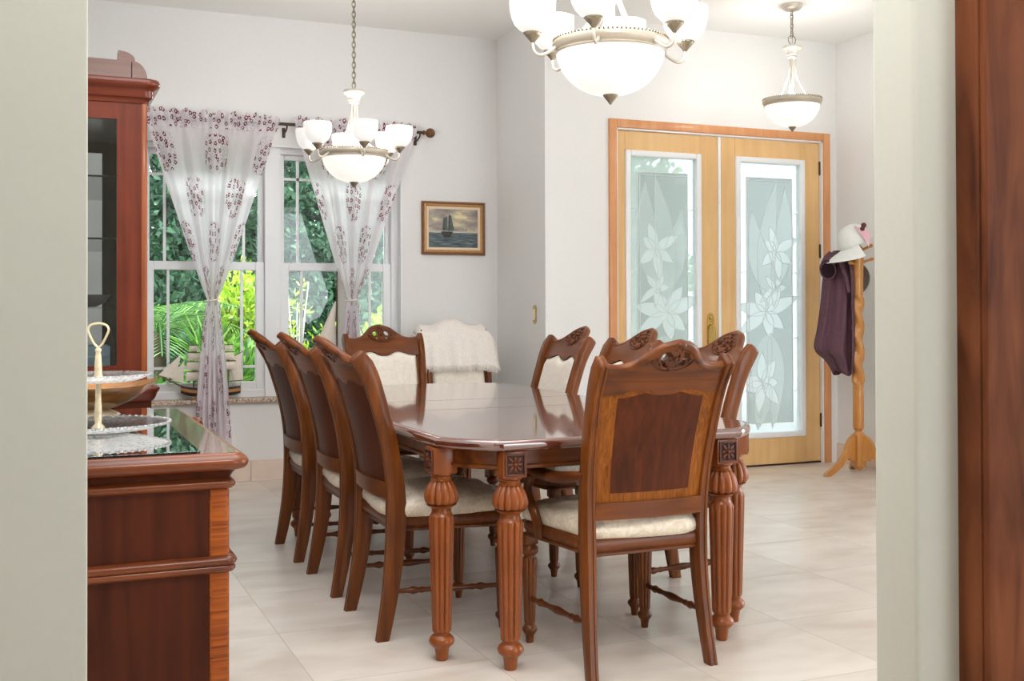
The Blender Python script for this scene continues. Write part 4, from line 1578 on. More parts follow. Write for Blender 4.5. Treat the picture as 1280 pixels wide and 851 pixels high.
# throw over the corner chair (world placed)
def throw_mesh():
    bm = bmesh.new()
    cx, cy = 2.725, 7.33
    # path over the back: front drop -> over the crest -> rear drop ; local y of chair is flipped
    nu, nv = 44, 40
    rnd = random.Random(3)
    ph = [rnd.uniform(0, 6) for _ in range(4)]
    A = []
    for j in range(nv + 1):
        v = j / nv
        row = []
        for i in range(nu + 1):
            u = 2 * i / nu - 1
            x = u * 0.272
            a = abs(x)
            zt = sinterp([(0.0, 1.112), (0.06, 1.104), (0.12, 1.074), (0.17, 1.066), (0.235, 1.070), (0.262, 1.055), (0.275, 1.02)], a)
            if v < 0.62:           # front side, from the hem up
                s = v / 0.62
                z = 0.792 + (zt - 0.792) * s
                yb = -(prof(min(z, 1.06)) + bow(min(0.23, a)) * 0.6)
                y = yb - 0.048 - 0.010 * math.sin(x * 38 + ph[0]) * (1 - s) - 0.006 * math.sin(x * 77 + ph[1]) * (1 - s)
                if s > 0.85:
                    y += 0.03 * ((s - 0.85) / 0.15) ** 2
            elif v < 0.74:
                s = (v - 0.62) / 0.12
                z = zt + 0.010 * math.sin(PI * s)
                yb = -(prof(1.06) + bow(min(0.23, a)) * 0.6)
                y = yb - 0.018 + 0.075 * s
            else:
                s = (v - 0.74) / 0.26
                z = zt - (zt - 0.82) * s
                y = -(prof(1.06) + bow(min(0.23, a)) * 0.6) + 0.057 - 0.02 * s + 0.008 * math.sin(x * 40 + ph[2]) * s
            # side edges hang and flare
            sag = max(0, (a - 0.235) / 0.037)
            z -= sag * 0.02
            xx = x * (1 + 0.06 * (1 - v) * sag)
            row.append((cx + xx, cy + y, z))
        A.append(row)
    vs = [[bm.verts.new(p) for p in r] for r in A]
    for j in range(nv):
        for i in range(nu):
            bm.faces.new((vs[j][i], vs[j][i + 1], vs[j + 1][i + 1], vs[j + 1][i]))
    fringe = bmesh.new()
    for j0, dz in ((0, -1), (nv, -1)):
        for k in range(nu * 4 + 1):
            f = k / 4
            i = min(nu - 1, int(f))
            t_ = f - i
            a, b = Vector(A[j0][i]), Vector(A[j0][i + 1])
            p = a + (b - a) * t_
            L = 0.03 + rnd.random() * 0.018
            q = p + Vector((rnd.uniform(-0.008, 0.008), rnd.uniform(-0.012, 0.004) * (1 if j0 == 0 else -1), -L))
            tube(fringe, [p, (p + q) / 2 + Vector((rnd.uniform(-.004, .004), 0, 0)), q], [0.0022, 0.0018, 0.0012], 4)
    for i0 in (0, nu):
        for k in range(nv * 3):
            f = k / 3
            j = int(f)
            a, b = Vector(A[j][i0]), Vector(A[j + 1][i0])
            p = a + (b - a) * (f - j)
            sg = -1 if i0 == 0 else 1
            q = p + Vector((sg * rnd.uniform(0.004, 0.022), rnd.uniform(-.006, .006), -rnd.uniform(0.012, 0.034)))
            tube(fringe, [p, (p + q) / 2 + Vector((sg * 0.004, 0, 0)), q], [0.0022, 0.0018, 0.0012], 4)
    return bm, fringe


tb, fb = throw_mesh()
throw = fin('throw_blanket', tb, M['throw'], smooth=70)
sol = throw.modifiers.new('thick', 'SOLIDIFY')
sol.thickness = 0.004
tag(throw, 'cream fringed throw draped over the back of the corner chair', 'blanket')
fr = fin('fringe', fb, M['throw'], throw, smooth=60)
fr['kind'] = 'stuff'

# ================================================================== SIDEBOARD
SX1, SY0, SY1, SZ = 0.462, 2.955, 4.30, 0.83
sb = thing('sideboard', 'dark cherry sideboard with glass topped surface beside the left wall', 'sideboard', (0, 0, 0))


def sb_outline(o):
    """body outline (counter-clockwise) with canted front pilasters; o = outward growth"""
    return round_rect(-0.012, SY0 - o, SX1 + o, SY1 + o, max(0.004, 0.02 + o * 0.8), 6)


bm = bmesh.new()
box(bm, (-0.012, SY0, 0.02), (SX1 - 0.052, SY1, 0.78), 0.0)
fin('carcass', bm, M['buffet'], sb)
for yy, ya in ((SY0 - 0.004, SY0 + 0.06), (SY1 - 0.06, SY1 + 0.004)):
    bm = bmesh.new()
    box(bm, (SX1 - 0.052, yy, 0.06), (SX1, ya, 0.74), 0.010, 4)
    fin('corner_post', bm, M['flame'], sb, label='flame figured corner post')
bm = bmesh.new()
for (levels) in ([(0.0, 0.735), (0.006, 0.738), (0.012, 0.744), (0.013, 0.750), (0.010, 0.756), (0.003, 0.760), (0.0, 0.763)],
                 [(0.0, 0.520), (0.008, 0.523), (0.013, 0.530), (0.012, 0.537), (0.008, 0.540), (0.014, 0.544), (0.017, 0.551), (0.014, 0.558), (0.005, 0.562), (0.0, 0.564)]):
    rr = []
    base = round_rect(0.022, SY0 - 0.006, SX1 + 0.003, SY1 + 0.006, 0.012, 6)
    for o_, z in levels:
        rr.append([(p[0], p[1], z) for p in offset_poly(base, -o_)])
    rings(bm, rr)
fin('bead_moulding', bm, M['buffet_x'], sb, smooth=60)
# cove under the top
bm = bmesh.new()
rr = []
base = round_rect(0.022, SY0 - 0.004, SX1 + 0.002, SY1 + 0.004, 0.012, 6)
for o_, z in ((0.0, 0.760), (0.002, 0.768), (0.007, 0.776), (0.015, 0.783), (0.026, 0.788), (0.030, 0.789)):
    rr.append([(p[0], p[1], z) for p in offset_poly(base, -o_)])
rings(bm, rr)
fin('cove_moulding', bm, M['buffet'], sb, smooth=60)
# plinth
bm = bmesh.new()
rr = []
for o_, z in ((0.03, 0.0), (0.03, 0.075), (0.022, 0.085), (0.012, 0.090), (0.010, 0.105), (0.0, 0.11)):
    rr.append([(p[0], p[1], z) for p in offset_poly(base, -o_)])
rings(bm, rr)
fin('plinth', bm, M['buffet_x'], sb, smooth=50)
# top with rounded edge
bm = bmesh.new()
tb_ = round_rect(-0.016, SY0 - 0.052, SX1 + 0.048, SY1 + 0.045, 0.05, 10)
stack(bm, tb_, [(0.022, 0.786), (0.010, 0.789), (0.003, 0.796), (0.0, 0.805), (0.003, 0.814), (0.010, 0.8205), (0.018, 0.8225), (0.019, 0.8245), (0.024, 0.8285), (0.032, SZ)])
for f in bm.faces:
    f.material_index = 0 if len(f.verts) > 8 else 1
M['buffet_top'] = wood('buffet_top_wood', srgb(92, 42, 26), srgb(140, 76, 46), 'X', 26, 0.2, 1.0, 0.05, coat_ior=2.0)
sbt = fin('sideboard_top', bm, [M['buffet_top'], M['buffet_x']], sb, smooth=50)
# carved bracket on the front edge near the far end
bm = bmesh.new()
ellipsoid(bm, (SX1 + 0.050, 4.02, 0.805), (0.022, 0.055, 0.018), None, 16, 10)
ellipsoid(bm, (SX1 + 0.060, 4.02, 0.795), (0.016, 0.030, 0.022), None, 16, 10)
fin('carved_boss', bm, M['buffet_x'], sb, smooth=60)
# doors and drawers on the long front
for y0, y1 in ((3.03, 3.44), (3.455, 3.80), (3.815, 4.225)):
    bm = bmesh.new()
    box(bm, (SX1 - 0.054, y0, 0.13), (SX1 - 0.034, y1, 0.515), 0.004, 2)
    box(bm, (SX1 - 0.036, y0 + 0.05, 0.18), (SX1 - 0.026, y1 - 0.05, 0.465), 0.006, 2)
    dr = fin('door', bm, M['buffet'], sb)
    bm = bmesh.new()
    ellipsoid(bm, (SX1 - 0.014, (y0 + y1) / 2, 0.49), (0.014, 0.012, 0.012), None, 12, 8)
    fin('knob', bm, M['brass'], dr)
    bm = bmesh.new()
    box(bm, (SX1 - 0.054, y0, 0.57), (SX1 - 0.034, y1, 0.725), 0.006, 2)
    dr = fin('drawer', bm, M['buffet'], sb)
    bm = bmesh.new()
    ellipsoid(bm, (SX1 - 0.022, (y0 + y1) / 2, 0.65), (0.014, 0.012, 0.012), None, 12, 8)
    fin('knob', bm, M['brass'], dr)
# loose glass sheet on top
bm = bmesh.new()
gl = round_rect(0.005, SY0 - 0.014, 0.388, SY1 + 0.002, 0.008, 4)
stack(bm, gl, [(0.0, SZ + 0.0005), (0.0, SZ + 0.0055), (0.001, SZ + 0.006)])
gs = fin('glass_sheet', bm, M['sheet_glass'], smooth=0)
tag(gs, 'clear glass sheet lying on the sideboard top', 'glass top')
GTOP = SZ + 0.006

# two tier serving stand
ts = thing('tiered_stand', 'two tier pressed glass serving stand with pale gold loop handle', 'serving stand', (0.168, 3.47, GTOP))


def glass_plate(r, z, beads, bead, name):
    bm = bmesh.new()
    pr = [(0.018, z), (r * 0.55, z + 0.001), (r * 0.75, z + 0.005), (r * 0.93, z + 0.016), (r, z + 0.021), (r * 0.995, z + 0.025), (r * 0.92, z + 0.021), (r * 0.74, z + 0.010), (r * 0.5, z + 0.006), (0.018, z + 0.005)]
    lathe(bm, pr, 72)
    for k in range(beads):
        a = 2 * PI * k / beads
        ellipsoid(bm, ((r + 0.001) * math.cos(a), (r + 0.001) * math.sin(a), z + 0.022), (bead, bead, bead * 0.8), None, 8, 6)
    return fin(name, bm, M['cut_glass'], ts, smooth=50)


glass_plate(0.198, 0.010, 60, 0.0065, 'lower_plate')
glass_plate(0.148, 0.150, 60, 0.0035, 'upper_plate')
bm = bmesh.new()
lathe(bm, [(0.085, 0.0), (0.088, 0.003), (0.07, 0.007), (0.05, 0.010), (0.02, 0.012)], 36)
fin('foot', bm, M['cut_glass'], ts)
bm = bmesh.new()
lathe(bm, [(0.010, 0.012), (0.019, 0.015), (0.019, 0.020), (0.009, 0.030), (0.011, 0.06), (0.0085, 0.10), (0.0075, 0.146), (0.012, 0.150), (0.016, 0.156), (0.013, 0.163), (0.0105, 0.175), (0.0105, 0.195), (0.0085, 0.225), (0.007, 0.236), (0.009, 0.240), (0.009, 0.246), (0.005, 0.250)], 20)
fin('stem', bm, M['goldwhite'], ts, smooth=50)
bm = bmesh.new()
lp = [(0.0, 0.0, 0.246)]
loop = [(0.000, 0.250), (0.012, 0.262), (0.024, 0.285), (0.030, 0.303), (0.022, 0.316), (0.0, 0.321), (-0.022, 0.316), (-0.030, 0.303), (-0.024, 0.285), (-0.012, 0.262)]
cl = smoothpath([Vector((p[0] * math.cos(YAW), -p[0] * math.sin(YAW), p[1])) for p in loop + [loop[0]]], 5)[:-1]
tube(bm, cl, 0.0035, 8, closed=True)
fin('loop_handle', bm, M['goldwhite'], ts, smooth=60)

# boat-shaped wooden bowl
bw = thing('wooden_bowl', 'wide boat shaped wooden bowl on a gilt foot ring behind the glass stand', 'bowl', (0.17, 4.08, GTOP))
bm = bmesh.new()
pr = [(0.05, 0.022), (0.09, 0.026), (0.14, 0.045), (0.185, 0.072), (0.215, 0.098), (0.222, 0.105), (0.214, 0.103), (0.18, 0.080), (0.135, 0.054), (0.09, 0.036), (0.04, 0.032)]
lathe(bm, pr, 48)
for v in bm.verts:
    a = math.atan2(v.co.y, v.co.x)
    r = math.hypot(v.co.x, v.co.y)
    k = (r / 0.222) ** 2
    v.co.z += 0.020 * k * (math.cos(a) ** 2) ** 2 - 0.004 * k
    v.co.y *= 0.78
fin('bowl_body', bm, M['bowlwood'], bw, smooth=60)
bm = bmesh.new()
lathe(bm, [(0.098, 0.0), (0.10, 0.003), (0.095, 0.007), (0.075, 0.016), (0.062, 0.024)], 40)
fin('foot_ring', bm, M['goldwhite'], bw, smooth=50)

# ================================================================== CHINA CABINET
HX1, HY0, HY1 = 0.461, 5.30, 6.52
hc = thing('china_cabinet', 'tall cherry china cabinet with glass side and arched bonnet top by the left wall', 'cabinet', (0, 0, 0))
bm = bmesh.new()
# base with top slab
box(bm, (-0.012, HY0 - 0.02, 0.0), (HX1 + 0.02, HY1 + 0.02, 0.80), 0.004, 1)
hb = fin('base_unit', bm, M['buffet'], hc)
bm = bmesh.new()
base = round_rect(0.022, HY0 - 0.03, HX1 + 0.03, HY1 + 0.03, 0.03, 6)
rr = []
for o_, z in ((-0.012, 0.78), (0.0, 0.785), (0.010, 0.80), (0.014, 0.812), (0.018, 0.822), (0.026, 0.832), (0.028, 0.842), (0.022, 0.850), (0.010, 0.856), (-0.03, 0.858)):
    rr.append([(p[0], p[1], z) for p in offset_poly(base, -o_)])
rings(bm, rr)
fin('waist_moulding', bm, M['hutch_x'], hc, smooth=50)
HZ0, HZ1 = 0.858, 2.145
# upper case: frame of the near side, of the far side and the front posts
SW = 0.105


def side_frame(y):
    bm = bmesh.new()
    box(bm, (-0.012, y, HZ0), (0.03, y + 0.022, HZ1))
    box(bm, (HX1 - 0.022 - SW, y, HZ0), (HX1 - 0.022, y + 0.022, HZ1))
    box(bm, (0.03, y, HZ0), (HX1 - 0.022 - SW, y + 0.022, 0.945))
    box(bm, (0.03, y, 2.05), (HX1 - 0.022 - SW, y + 0.022, HZ1))
    return bm


fin('side_frame', side_frame(HY0), M['hutch'], hc)
fin('side_frame', side_frame(HY1 - 0.022), M['hutch'], hc)
for y in (HY0 + 0.009, HY1 - 0.013):
    bm = bmesh.new()
    box(bm, (0.025, y, 0.94), (HX1 - 0.12, y + 0.004, 2.06))
    fin('side_glass', bm, M['cab_glass'], hc, smooth=0)
for y in (HY0 - 0.002, HY1 - 0.038):
    bm = bmesh.new()
    box(bm, (HX1 - 0.026, y, HZ0), (HX1 + 0.004, y + 0.04, HZ1), 0.010, 4)
    fin('front_post', bm, M['hutch_edge'], hc)
# back board and shelves
bm = bmesh.new()
box(bm, (-0.012, HY0 + 0.022, HZ0), (0.004, HY1 - 0.022, HZ1))
M['cab_back'] = plain('cabinet_back_mirror', srgb(150, 142, 132), 0.1, metal=0.85, noise=0.03)
fin('back_board', bm, M['cab_back'], hc)
for z in (1.20, 1.51, 1.79):
    bm = bmesh.new()
    box(bm, (0.006, HY0 + 0.03, z), (HX1 - 0.04, HY1 - 0.03, z + 0.008))
    fin('glass_shelf', bm, M['cab_glass'], hc, smooth=0)
# front doors
ym = (HY0 + HY1) / 2
for y0, y1 in ((HY0 + 0.04, ym - 0.002), (ym + 0.002, HY1 - 0.04)):
    bm = bmesh.new()
    for a, b in (((y0, HZ0 + 0.01), (y0 + 0.05, HZ1 - 0.01)), ((y1 - 0.05, HZ0 + 0.01), (y1, HZ1 - 0.01)), ((y0 + 0.05, HZ0 + 0.01), (y1 - 0.05, HZ0 + 0.09)), ((y0 + 0.05, HZ1 - 0.09), (y1 - 0.05, HZ1 - 0.01))):
        box(bm, (HX1 - 0.024, a[0], a[1]), (HX1 - 0.002, b[0], b[1]), 0.003, 1)
    dr = fin('door', bm, M['hutch'], hc)
    bm = bmesh.new()
    box(bm, (HX1 - 0.016, y0 + 0.045, HZ0 + 0.085), (HX1 - 0.012, y1 - 0.045, HZ1 - 0.085))
    fin('door_glass', bm, M['cab_glass'], dr, smooth=0)
# cornice
bm = bmesh.new()
base = round_rect(0.045, HY0 - 0.004, HX1 + 0.006, HY1 + 0.004, 0.02, 6)
rr = []
for o_, z in ((-0.01, 2.123), (0.004, 2.126), (0.006, 2.138), (0.012, 2.144), (0.022, 2.150), (0.026, 2.163), (0.024, 2.178), (0.030, 2.188), (0.046, 2.196), (0.054, 2.206), (0.054, 2.220), (0.048, 2.230), (0.030, 2.233), (0.0, 2.234)):
    rr.append([(p[0], p[1], z) for p in offset_poly(base, -o_)])
rings(bm, rr)
fin('cornice', bm, M['hutch_x'], hc, smooth=40)
# bonnet running the length of the cabinet with a rounded front and a keystone cap


def bonnet(bm, x0, x1, y0, y1, curved):
    zb = 2.228
    prof_ = [(x0, zb), (x1, zb)]
    if curved:
        for i in range(1, 12):
            a = PI / 2 * i / 12
            prof_.append((x1 - 0.062 + 0.062 * math.cos(a), zb + 0.088 * math.sin(a)))
        prof_.append((x1 - 0.062, zb + 0.088))
        prof_.append((x0, zb + 0.090))
    else:
        prof_ += [(x1, zb + 0.088), (x0, zb + 0.092)]
    rings(bm, [[(p[0], y, p[1]) for p in prof_] for y in (y0, y1)])


M['bonnet'] = wood('bonnet_wood', srgb(92, 60, 50), srgb(120, 82, 70), 'X', 22, 0.35, 0.2, 0.15)
bm = bmesh.new()
bonnet(bm, 0.02, HX1 - 0.066, HY0 + 0.004, HY1 - 0.004, False)
fin('bonnet', bm, M['bonnet'], hc, smooth=50)
bm = bmesh.new()
bonnet(bm, HX1 - 0.062, HX1 + 0.004, HY0 + 0.002, HY1 - 0.002, True)
fin('pediment', bm, M['bonnet'], hc, smooth=50)
bm = bmesh.new()
cy = (HY0 + HY1) / 2
ks = [(HX1 - 0.118, 2.312), (HX1 - 0.046, 2.306)] + [(HX1 - 0.118 + 0.072 * math.cos(PI / 2 * q / 10), 2.330 + 0.040 * math.sin(PI / 2 * q / 10)) for q in range(11)]
rings(bm, [[(p[0], y, p[1]) for p in ks] for y in (HY0 + 0.05, HY0 + 0.13)])
fin('keystone', bm, M['bonnet'], hc)
# things inside the cabinet
cb = bpy.data.meshes
bx = bmesh.new()
box(bx, (0.012, HY0 + 0.15, 0.862), (0.315, HY0 + 0.38, 1.03), 0.004, 1)
o = fin('storage_box', bx, plain('pale_blue_box_card', srgb(176, 204, 218), 0.6, noise=0.05), smooth=30)
tag(o, 'pale blue box inside the china cabinet on its floor', 'box')
pl = bmesh.new()
lathe(pl, [(0.035, 0.0), (0.04, 0.004), (0.07, 0.02), (0.092, 0.05), (0.095, 0.055), (0.088, 0.05), (0.065, 0.024), (0.03, 0.008)], 36)
for v in pl.verts:
    v.co += Vector((0.22, HY0 + 0.12, 1.208))
o = fin('serving_bowl', pl, plain('grey_china', srgb(120, 116, 114), 0.3, noise=0.05), smooth=50)
tag(o, 'grey china bowl on the lowest glass shelf of the cabinet', 'bowl')
cd = bmesh.new()
box(cd, (0.02, HY0 + 0.2, 1.80), (0.13, HY0 + 0.235, 1.905), 0.002, 1)
o = fin('greeting_card', cd, plain('white_card', srgb(232, 230, 226), 0.7, noise=0.02), smooth=30)
tag(o, 'white card standing on the top shelf of the cabinet', 'card')

# ================================================================== CURTAINS AND ROD
RY, RZ = YB - 0.11, 2.478
rod = thing('curtain_rod', 'dark bronze curtain rod with round amber finial above the window', 'curtain rod', (0, 0, 0))
bm = bmesh.new()
tube(bm, [(0.58, RY, RZ), (2.60, RY, RZ)], 0.011, 12)
fin('rod_tube', bm, M['bronze'], rod, smooth=60)
for x, sg in ((0.58, -1), (2.60, 1)):
    bm = bmesh.new()
    prf = [(0.013, 0), (0.018, 0.004), (0.018, 0.010), (0.011, 0.016), (0.014, 0.022)]
    for i in range(9):
        a = PI * (0.12 + 0.86 * i / 8)
        prf.append((0.036 * math.sin(a), 0.056 - 0.036 * math.cos(a)))
    lathe(bm, prf, 20)
    for v in bm.verts:
        v.co = Vector((x + sg * v.co.z, RY + v.co.x, RZ + v.co.y))
    fin('finial', bm, M['finial'], rod, smooth=50)
for x in (0.66, 1.605, 2.575):
    bm = bmesh.new()
    tube(bm, smoothpath([(x, YB - 0.004, RZ - 0.045), (x, YB - 0.05, RZ - 0.05), (x, RY, RZ - 0.03), (x, RY - 0.012, RZ - 0.005)], 4), 0.006, 8)
    box(bm, (x - 0.012, YB - 0.006, RZ - 0.08), (x + 0.012, YB, RZ - 0.01), 0.002, 1)
    fin('bracket', bm, M['bronze'], rod)


def curtain(name, x0, x1, xt, zt, zb, hwb, label, seed, xb=None):
    rnd = random.Random(seed)
    root = thing(name, label, 'curtain', (0, 0, 0), group='floral sheer curtains')
    nu, nv = 150, 110
    ztop = RZ + 0.052
    ph = [rnd.uniform(0, 6.28) for _ in range(6)]
    verts, uvs, faces = [], [], []
    xb = xt if xb is None else xb
    cw = 1.35
    for j in range(nv + 1):
        v = j / nv
        # denser rows near the header and the tie
        z = ztop + (zb - ztop) * v
        for i in range(nu + 1):
            s = i / nu
            if z > zt:
                k = (z - zt) / (RZ - zt)
                k = min(1.0, k)
                kk = k ** 0.92
                xc = xt + ((x0 + x1) / 2 - xt) * kk
                hw = 0.034 + ((x1 - x0) / 2 - 0.034) * kk
                amp = 0.012 + 0.016 * (1 - abs(2 * k - 1))
                nf = 5
            else:
                k = (zt - z) / (zt - zb)
                xc = xt + (xb - xt) * k
                hw = 0.034 + (hwb - 0.034) * (k ** 0.7)
                amp = 0.016 + 0.022 * k
                nf = 6
            w = math.sin(2 * PI * nf * s + ph[0] + 1.2 * math.sin(3 * s + ph[1])) + 0.45 * math.sin(2 * PI * nf * 1.9 * s + ph[2])
            x = xc + (2 * s - 1) * hw
            x += 0.012 * math.sin(2 * PI * nf * s + ph[3]) * (1 if z < zt else 0.4) * min(1, hw / 0.1)
            y = RY + amp * w
            zz = z
            if z > RZ - 0.014:
                y = RY - 0.021 + (0.007 if z < RZ + 0.014 else 0.012) * math.sin(2 * PI * 17 * s + ph[4] + 2 * math.sin(9 * s))
                if z > RZ + 0.014:
                    zz = z + 0.012 * math.sin(2 * PI * 11 * s + ph[5] + 3 * math.sin(7 * s)) * (z - RZ) / 0.05
            if abs(z - zt) < 0.05:
                q = 1 - abs(z - zt) / 0.05
                y = RY + (y - RY) * (1 - 0.4 * q)
            if z <= RZ - 0.014:
                kq = min(1, (RZ - 0.014 - z) / 0.12)
                y = (RY - 0.021 + 0.007 * math.sin(2 * PI * 17 * s + ph[4] + 2 * math.sin(9 * s))) * (1 - kq) + (y - 0.006) * kq
            verts.append((x, y, zz))
            uvs.append((s * cw + seed * 0.37, z))
    W = nu + 1
    for j in range(nv):
        for i in range(nu):
            a = j * W + i
            faces.append((a, a + 1, a + W + 1, a + W))
    mesh_from('curtain_panel', verts, faces, M['sheer'], root, smooth=True, uvs=uvs)
    bm = bmesh.new()
    tube(bm, [(xt + 0.046 * math.cos(a), RY + 0.036 * math.sin(a), zt + 0.006 * math.cos(a)) for a in [2 * PI * k / 28 for k in range(28)]], 0.006, 6, closed=True)
    tube(bm, smoothpath([(xt + 0.03, RY - 0.036, zt), (xt + 0.05, RY - 0.045, zt - 0.05), (xt + 0.045, RY - 0.04, zt - 0.10)], 4), 0.004, 6)
    fin('tieback', bm, M['throw'], root, smooth=60)
    return root


curtain('curtain', 0.655, 1.545, 1.098, 1.255, 0.27, 0.125, 'sheer white curtain with maroon flowers, tied in its middle, beside the cabinet', 1, xb=1.10)
curtain('curtain', 1.655, 2.545, 2.065, 1.255, 0.27, 0.12, 'sheer white curtain with maroon flowers, tied in its middle, behind the far armchair', 2, xb=2.05)

# ================================================================== PICTURE, SWITCH
pf = thing('framed_picture', 'small gilt framed painting of a sailing ship on the back wall', 'picture', (2.872, YB, 1.792))
W2, H2 = 0.250, 0.198
bm = bmesh.new()


def frame_ring(bm, w, h, levels):
    rr = []
    for off, y in levels:
        rr.append([(-w + off, y, -h + off), (w - off, y, -h + off), (w - off, y, h - off), (-w + off, y, h - off)])
    rings(bm, rr, closed=True)


frame_ring(bm, W2, H2, [(0.0, -0.001), (0.0, -0.022), (0.006, -0.028), (0.014, -0.026), (0.019, -0.020), (0.019, -0.001)])
fin('frame', bm, M['frame_wood'], pf, smooth=0)
bm = bmesh.new()
frame_ring(bm, W2 - 0.019, H2 - 0.019, [(0.0, -0.001), (0.0, -0.020), (0.007, -0.023), (0.014, -0.016), (0.018, -0.012), (0.018, -0.001)])
fin('gilt_edge', bm, M['frame_gold'], pf, smooth=0)
bm = bmesh.new()
frame_ring(bm, W2 - 0.037, H2 - 0.037, [(0.0, -0.001), (0.0, -0.012), (0.018, -0.010), (0.018, -0.001)])
fin('liner', bm, M['liner'], pf, smooth=0)
cw_, ch_ = W2 - 0.055, H2 - 0.055
mesh_from('canvas', [(-cw_, -0.006, -ch_), (cw_, -0.006, -ch_), (cw_, -0.006, ch_), (-cw_, -0.006, ch_), (-cw_, -0.002, -ch_), (cw_, -0.002, -ch_), (cw_, -0.002, ch_), (-cw_, -0.002, ch_)],
          [(0, 1, 2, 3), (4, 7, 6, 5), (0, 4, 5, 1), (1, 5, 6, 2), (2, 6, 7, 3), (3, 7, 4, 0)], M['seascape'], pf, uvs=[(0, 0), (1, 0), (1, 1), (0, 1)] * 2)
canvas = bpy.data.objects[[o.name for o in pf.children if o.name.startswith('canvas')][0]]


def flat(name, polys, mat, y, parent):
    bm = bmesh.new()
    for loop in polys:
        loop = [((p[0] + 0.095) * 1.28 - 0.098, p[1] * 1.05 + 0.020) for p in loop]
        vs = [bm.verts.new((p[0], y, p[1])) for p in loop]
        vb = [bm.verts.new((p[0], y + 0.0006, p[1])) for p in loop]
        bm.faces.new(vs)
        bm.faces.new(vb[::-1])
        n = len(vs)
        for i in range(n):
            j = (i + 1) % n
            bm.faces.new((vs[j], vs[i], vb[i], vb[j]))
    return fin(name, bm, mat, parent, smooth=0)


flat('painted_hull', [[(-0.095, -0.042), (-0.088, -0.056), (-0.030, -0.058), (-0.018, -0.042)], [(-0.092, -0.058), (-0.028, -0.060), (-0.040, -0.083), (-0.072, -0.086)], [(-0.046, 0.086), (-0.044, 0.086), (-0.042, -0.04), (-0.047, -0.04)], [(-0.078, 0.06), (-0.076, 0.06), (-0.074, -0.04), (-0.079, -0.04)],
                      [(0.060, -0.034), (0.064, -0.034), (0.063, -0.018), (0.061, -0.018)], [(0.085, -0.110), (0.100, -0.108), (0.104, -0.113), (0.086, -0.114)]], M['paint_dark'], -0.0072, canvas)
flat('painted_sails', [[(-0.046, 0.078), (-0.030, 0.070), (-0.022, -0.036), (-0.052, -0.036)], [(-0.078, 0.055), (-0.058, 0.062), (-0.052, -0.036), (-0.088, -0.032)], [(-0.030, 0.050), (-0.012, -0.030), (-0.024, -0.034)]], M['paint_sail'], -0.0068, canvas)

sw = thing('light_switch', 'brass framed oval switch plate on the narrow return wall', 'switch', (XR, 7.175, 1.150))
bm = bmesh.new()
lp = []
for i in range(12):
    a = PI * i / 11
    lp.append((0.026 * math.cos(a), 0.042 + 0.024 * math.sin(a)))
for i in range(12):
    a = PI + PI * i / 11
    lp.append((0.026 * math.cos(a), -0.042 + 0.024 * math.sin(a)))
prism_holes(bm, lp, [], 0.007)
for v in bm.verts:
    v.co = Vector((-v.co.y, v.co.x, v.co.z))
fin('plate', bm, M['brass'], sw)
bm = bmesh.new()
box(bm, (-0.010, -0.013, -0.038), (-0.006, 0.013, 0.038), 0.0015, 1)
fin('rocker', bm, M['ivory'], sw)

# ================================================================== LIGHTS
def chain(bm, x, y, z0, z1, L=0.036, r=0.0026, w=0.011):
    z = z0
    k = 0
    while z < z1 - 0.004:
        pts = []
        for i in range(12):
            a = 2 * PI * i / 12
            u = w * math.cos(a)
            v = (L * 0.5 + 0.004) * math.sin(a)
            pts.append((x + (u if k % 2 == 0 else 0), y + (0 if k % 2 == 0 else u), z + L * 0.5 + v))
        tube(bm, pts, r, 5, closed=True)
        z += L - 0.006
        k += 1


def hub_prof(z):
    return [(0.018, z - 0.085), (0.030, z - 0.078), (0.030, z - 0.066), (0.036, z - 0.060), (0.036, z - 0.048), (0.042, z - 0.040), (0.046, z - 0.028), (0.062, z - 0.018), (0.065, z - 0.008), (0.060, z), (0.02, z + 0.003), (0.012, z + 0.012), (0.006, z + 0.016)]


def bowl_parts(root, rb=0.188):
    bm = bmesh.new()
    pr = []
    for i in range(13):
        a = PI / 2 * i / 12
        pr.append((0.012 + (rb - 0.012) * math.sin(a) ** 0.95, -0.150 * math.cos(a) ** 1.15 - 0.002))
    pr += [(rb - 0.006, 0.0)]
    for i in range(12, -1, -1):
        a = PI / 2 * i / 12
        pr.append((max(0.006, 0.012 + (rb - 0.018) * math.sin(a) ** 0.95), -0.144 * math.cos(a) ** 1.15 + 0.002))
    lathe(bm, pr, 48)
    fin('glass_bowl', bm, M['opal'], root, smooth=60)
    bm = bmesh.new()
    rr = [(rb - 0.004, -0.010), (rb + 0.003, -0.012), (rb + 0.006, -0.007), (rb + 0.003, -0.002), (rb + 0.008, 0.004), (rb + 0.014, 0.014), (rb + 0.014, 0.026), (rb + 0.008, 0.034), (rb + 0.002, 0.036), (rb - 0.004, 0.030)]
    ring = [[((q[0]) * math.cos(2 * PI * i / 64), (q[0]) * math.sin(2 * PI * i / 64), q[1]) for i in range(64)] for q in rr]
    rings(bm, ring, closed=True)
    rg = fin('rim_ring', bm, M['ring'], root, smooth=40)
    bm = bmesh.new()
    for k in range(84):
        a = 2 * PI * k / 84
        ellipsoid(bm, ((rb + 0.010) * math.cos(a), (rb + 0.010) * math.sin(a), 0.035), (0.0045, 0.0045, 0.0045), None, 6, 5)
    fin('beading', bm, M['nickel_dark'], rg, smooth=60)
    bm = bmesh.new()
    lathe(bm, [(0.004, -0.184), (0.006, -0.180), (0.010, -0.174), (0.020, -0.162), (0.026, -0.154), (0.027, -0.149), (0.018, -0.146)], 24)
    fin('finial', bm, M['nickel_dark'], root, smooth=40)


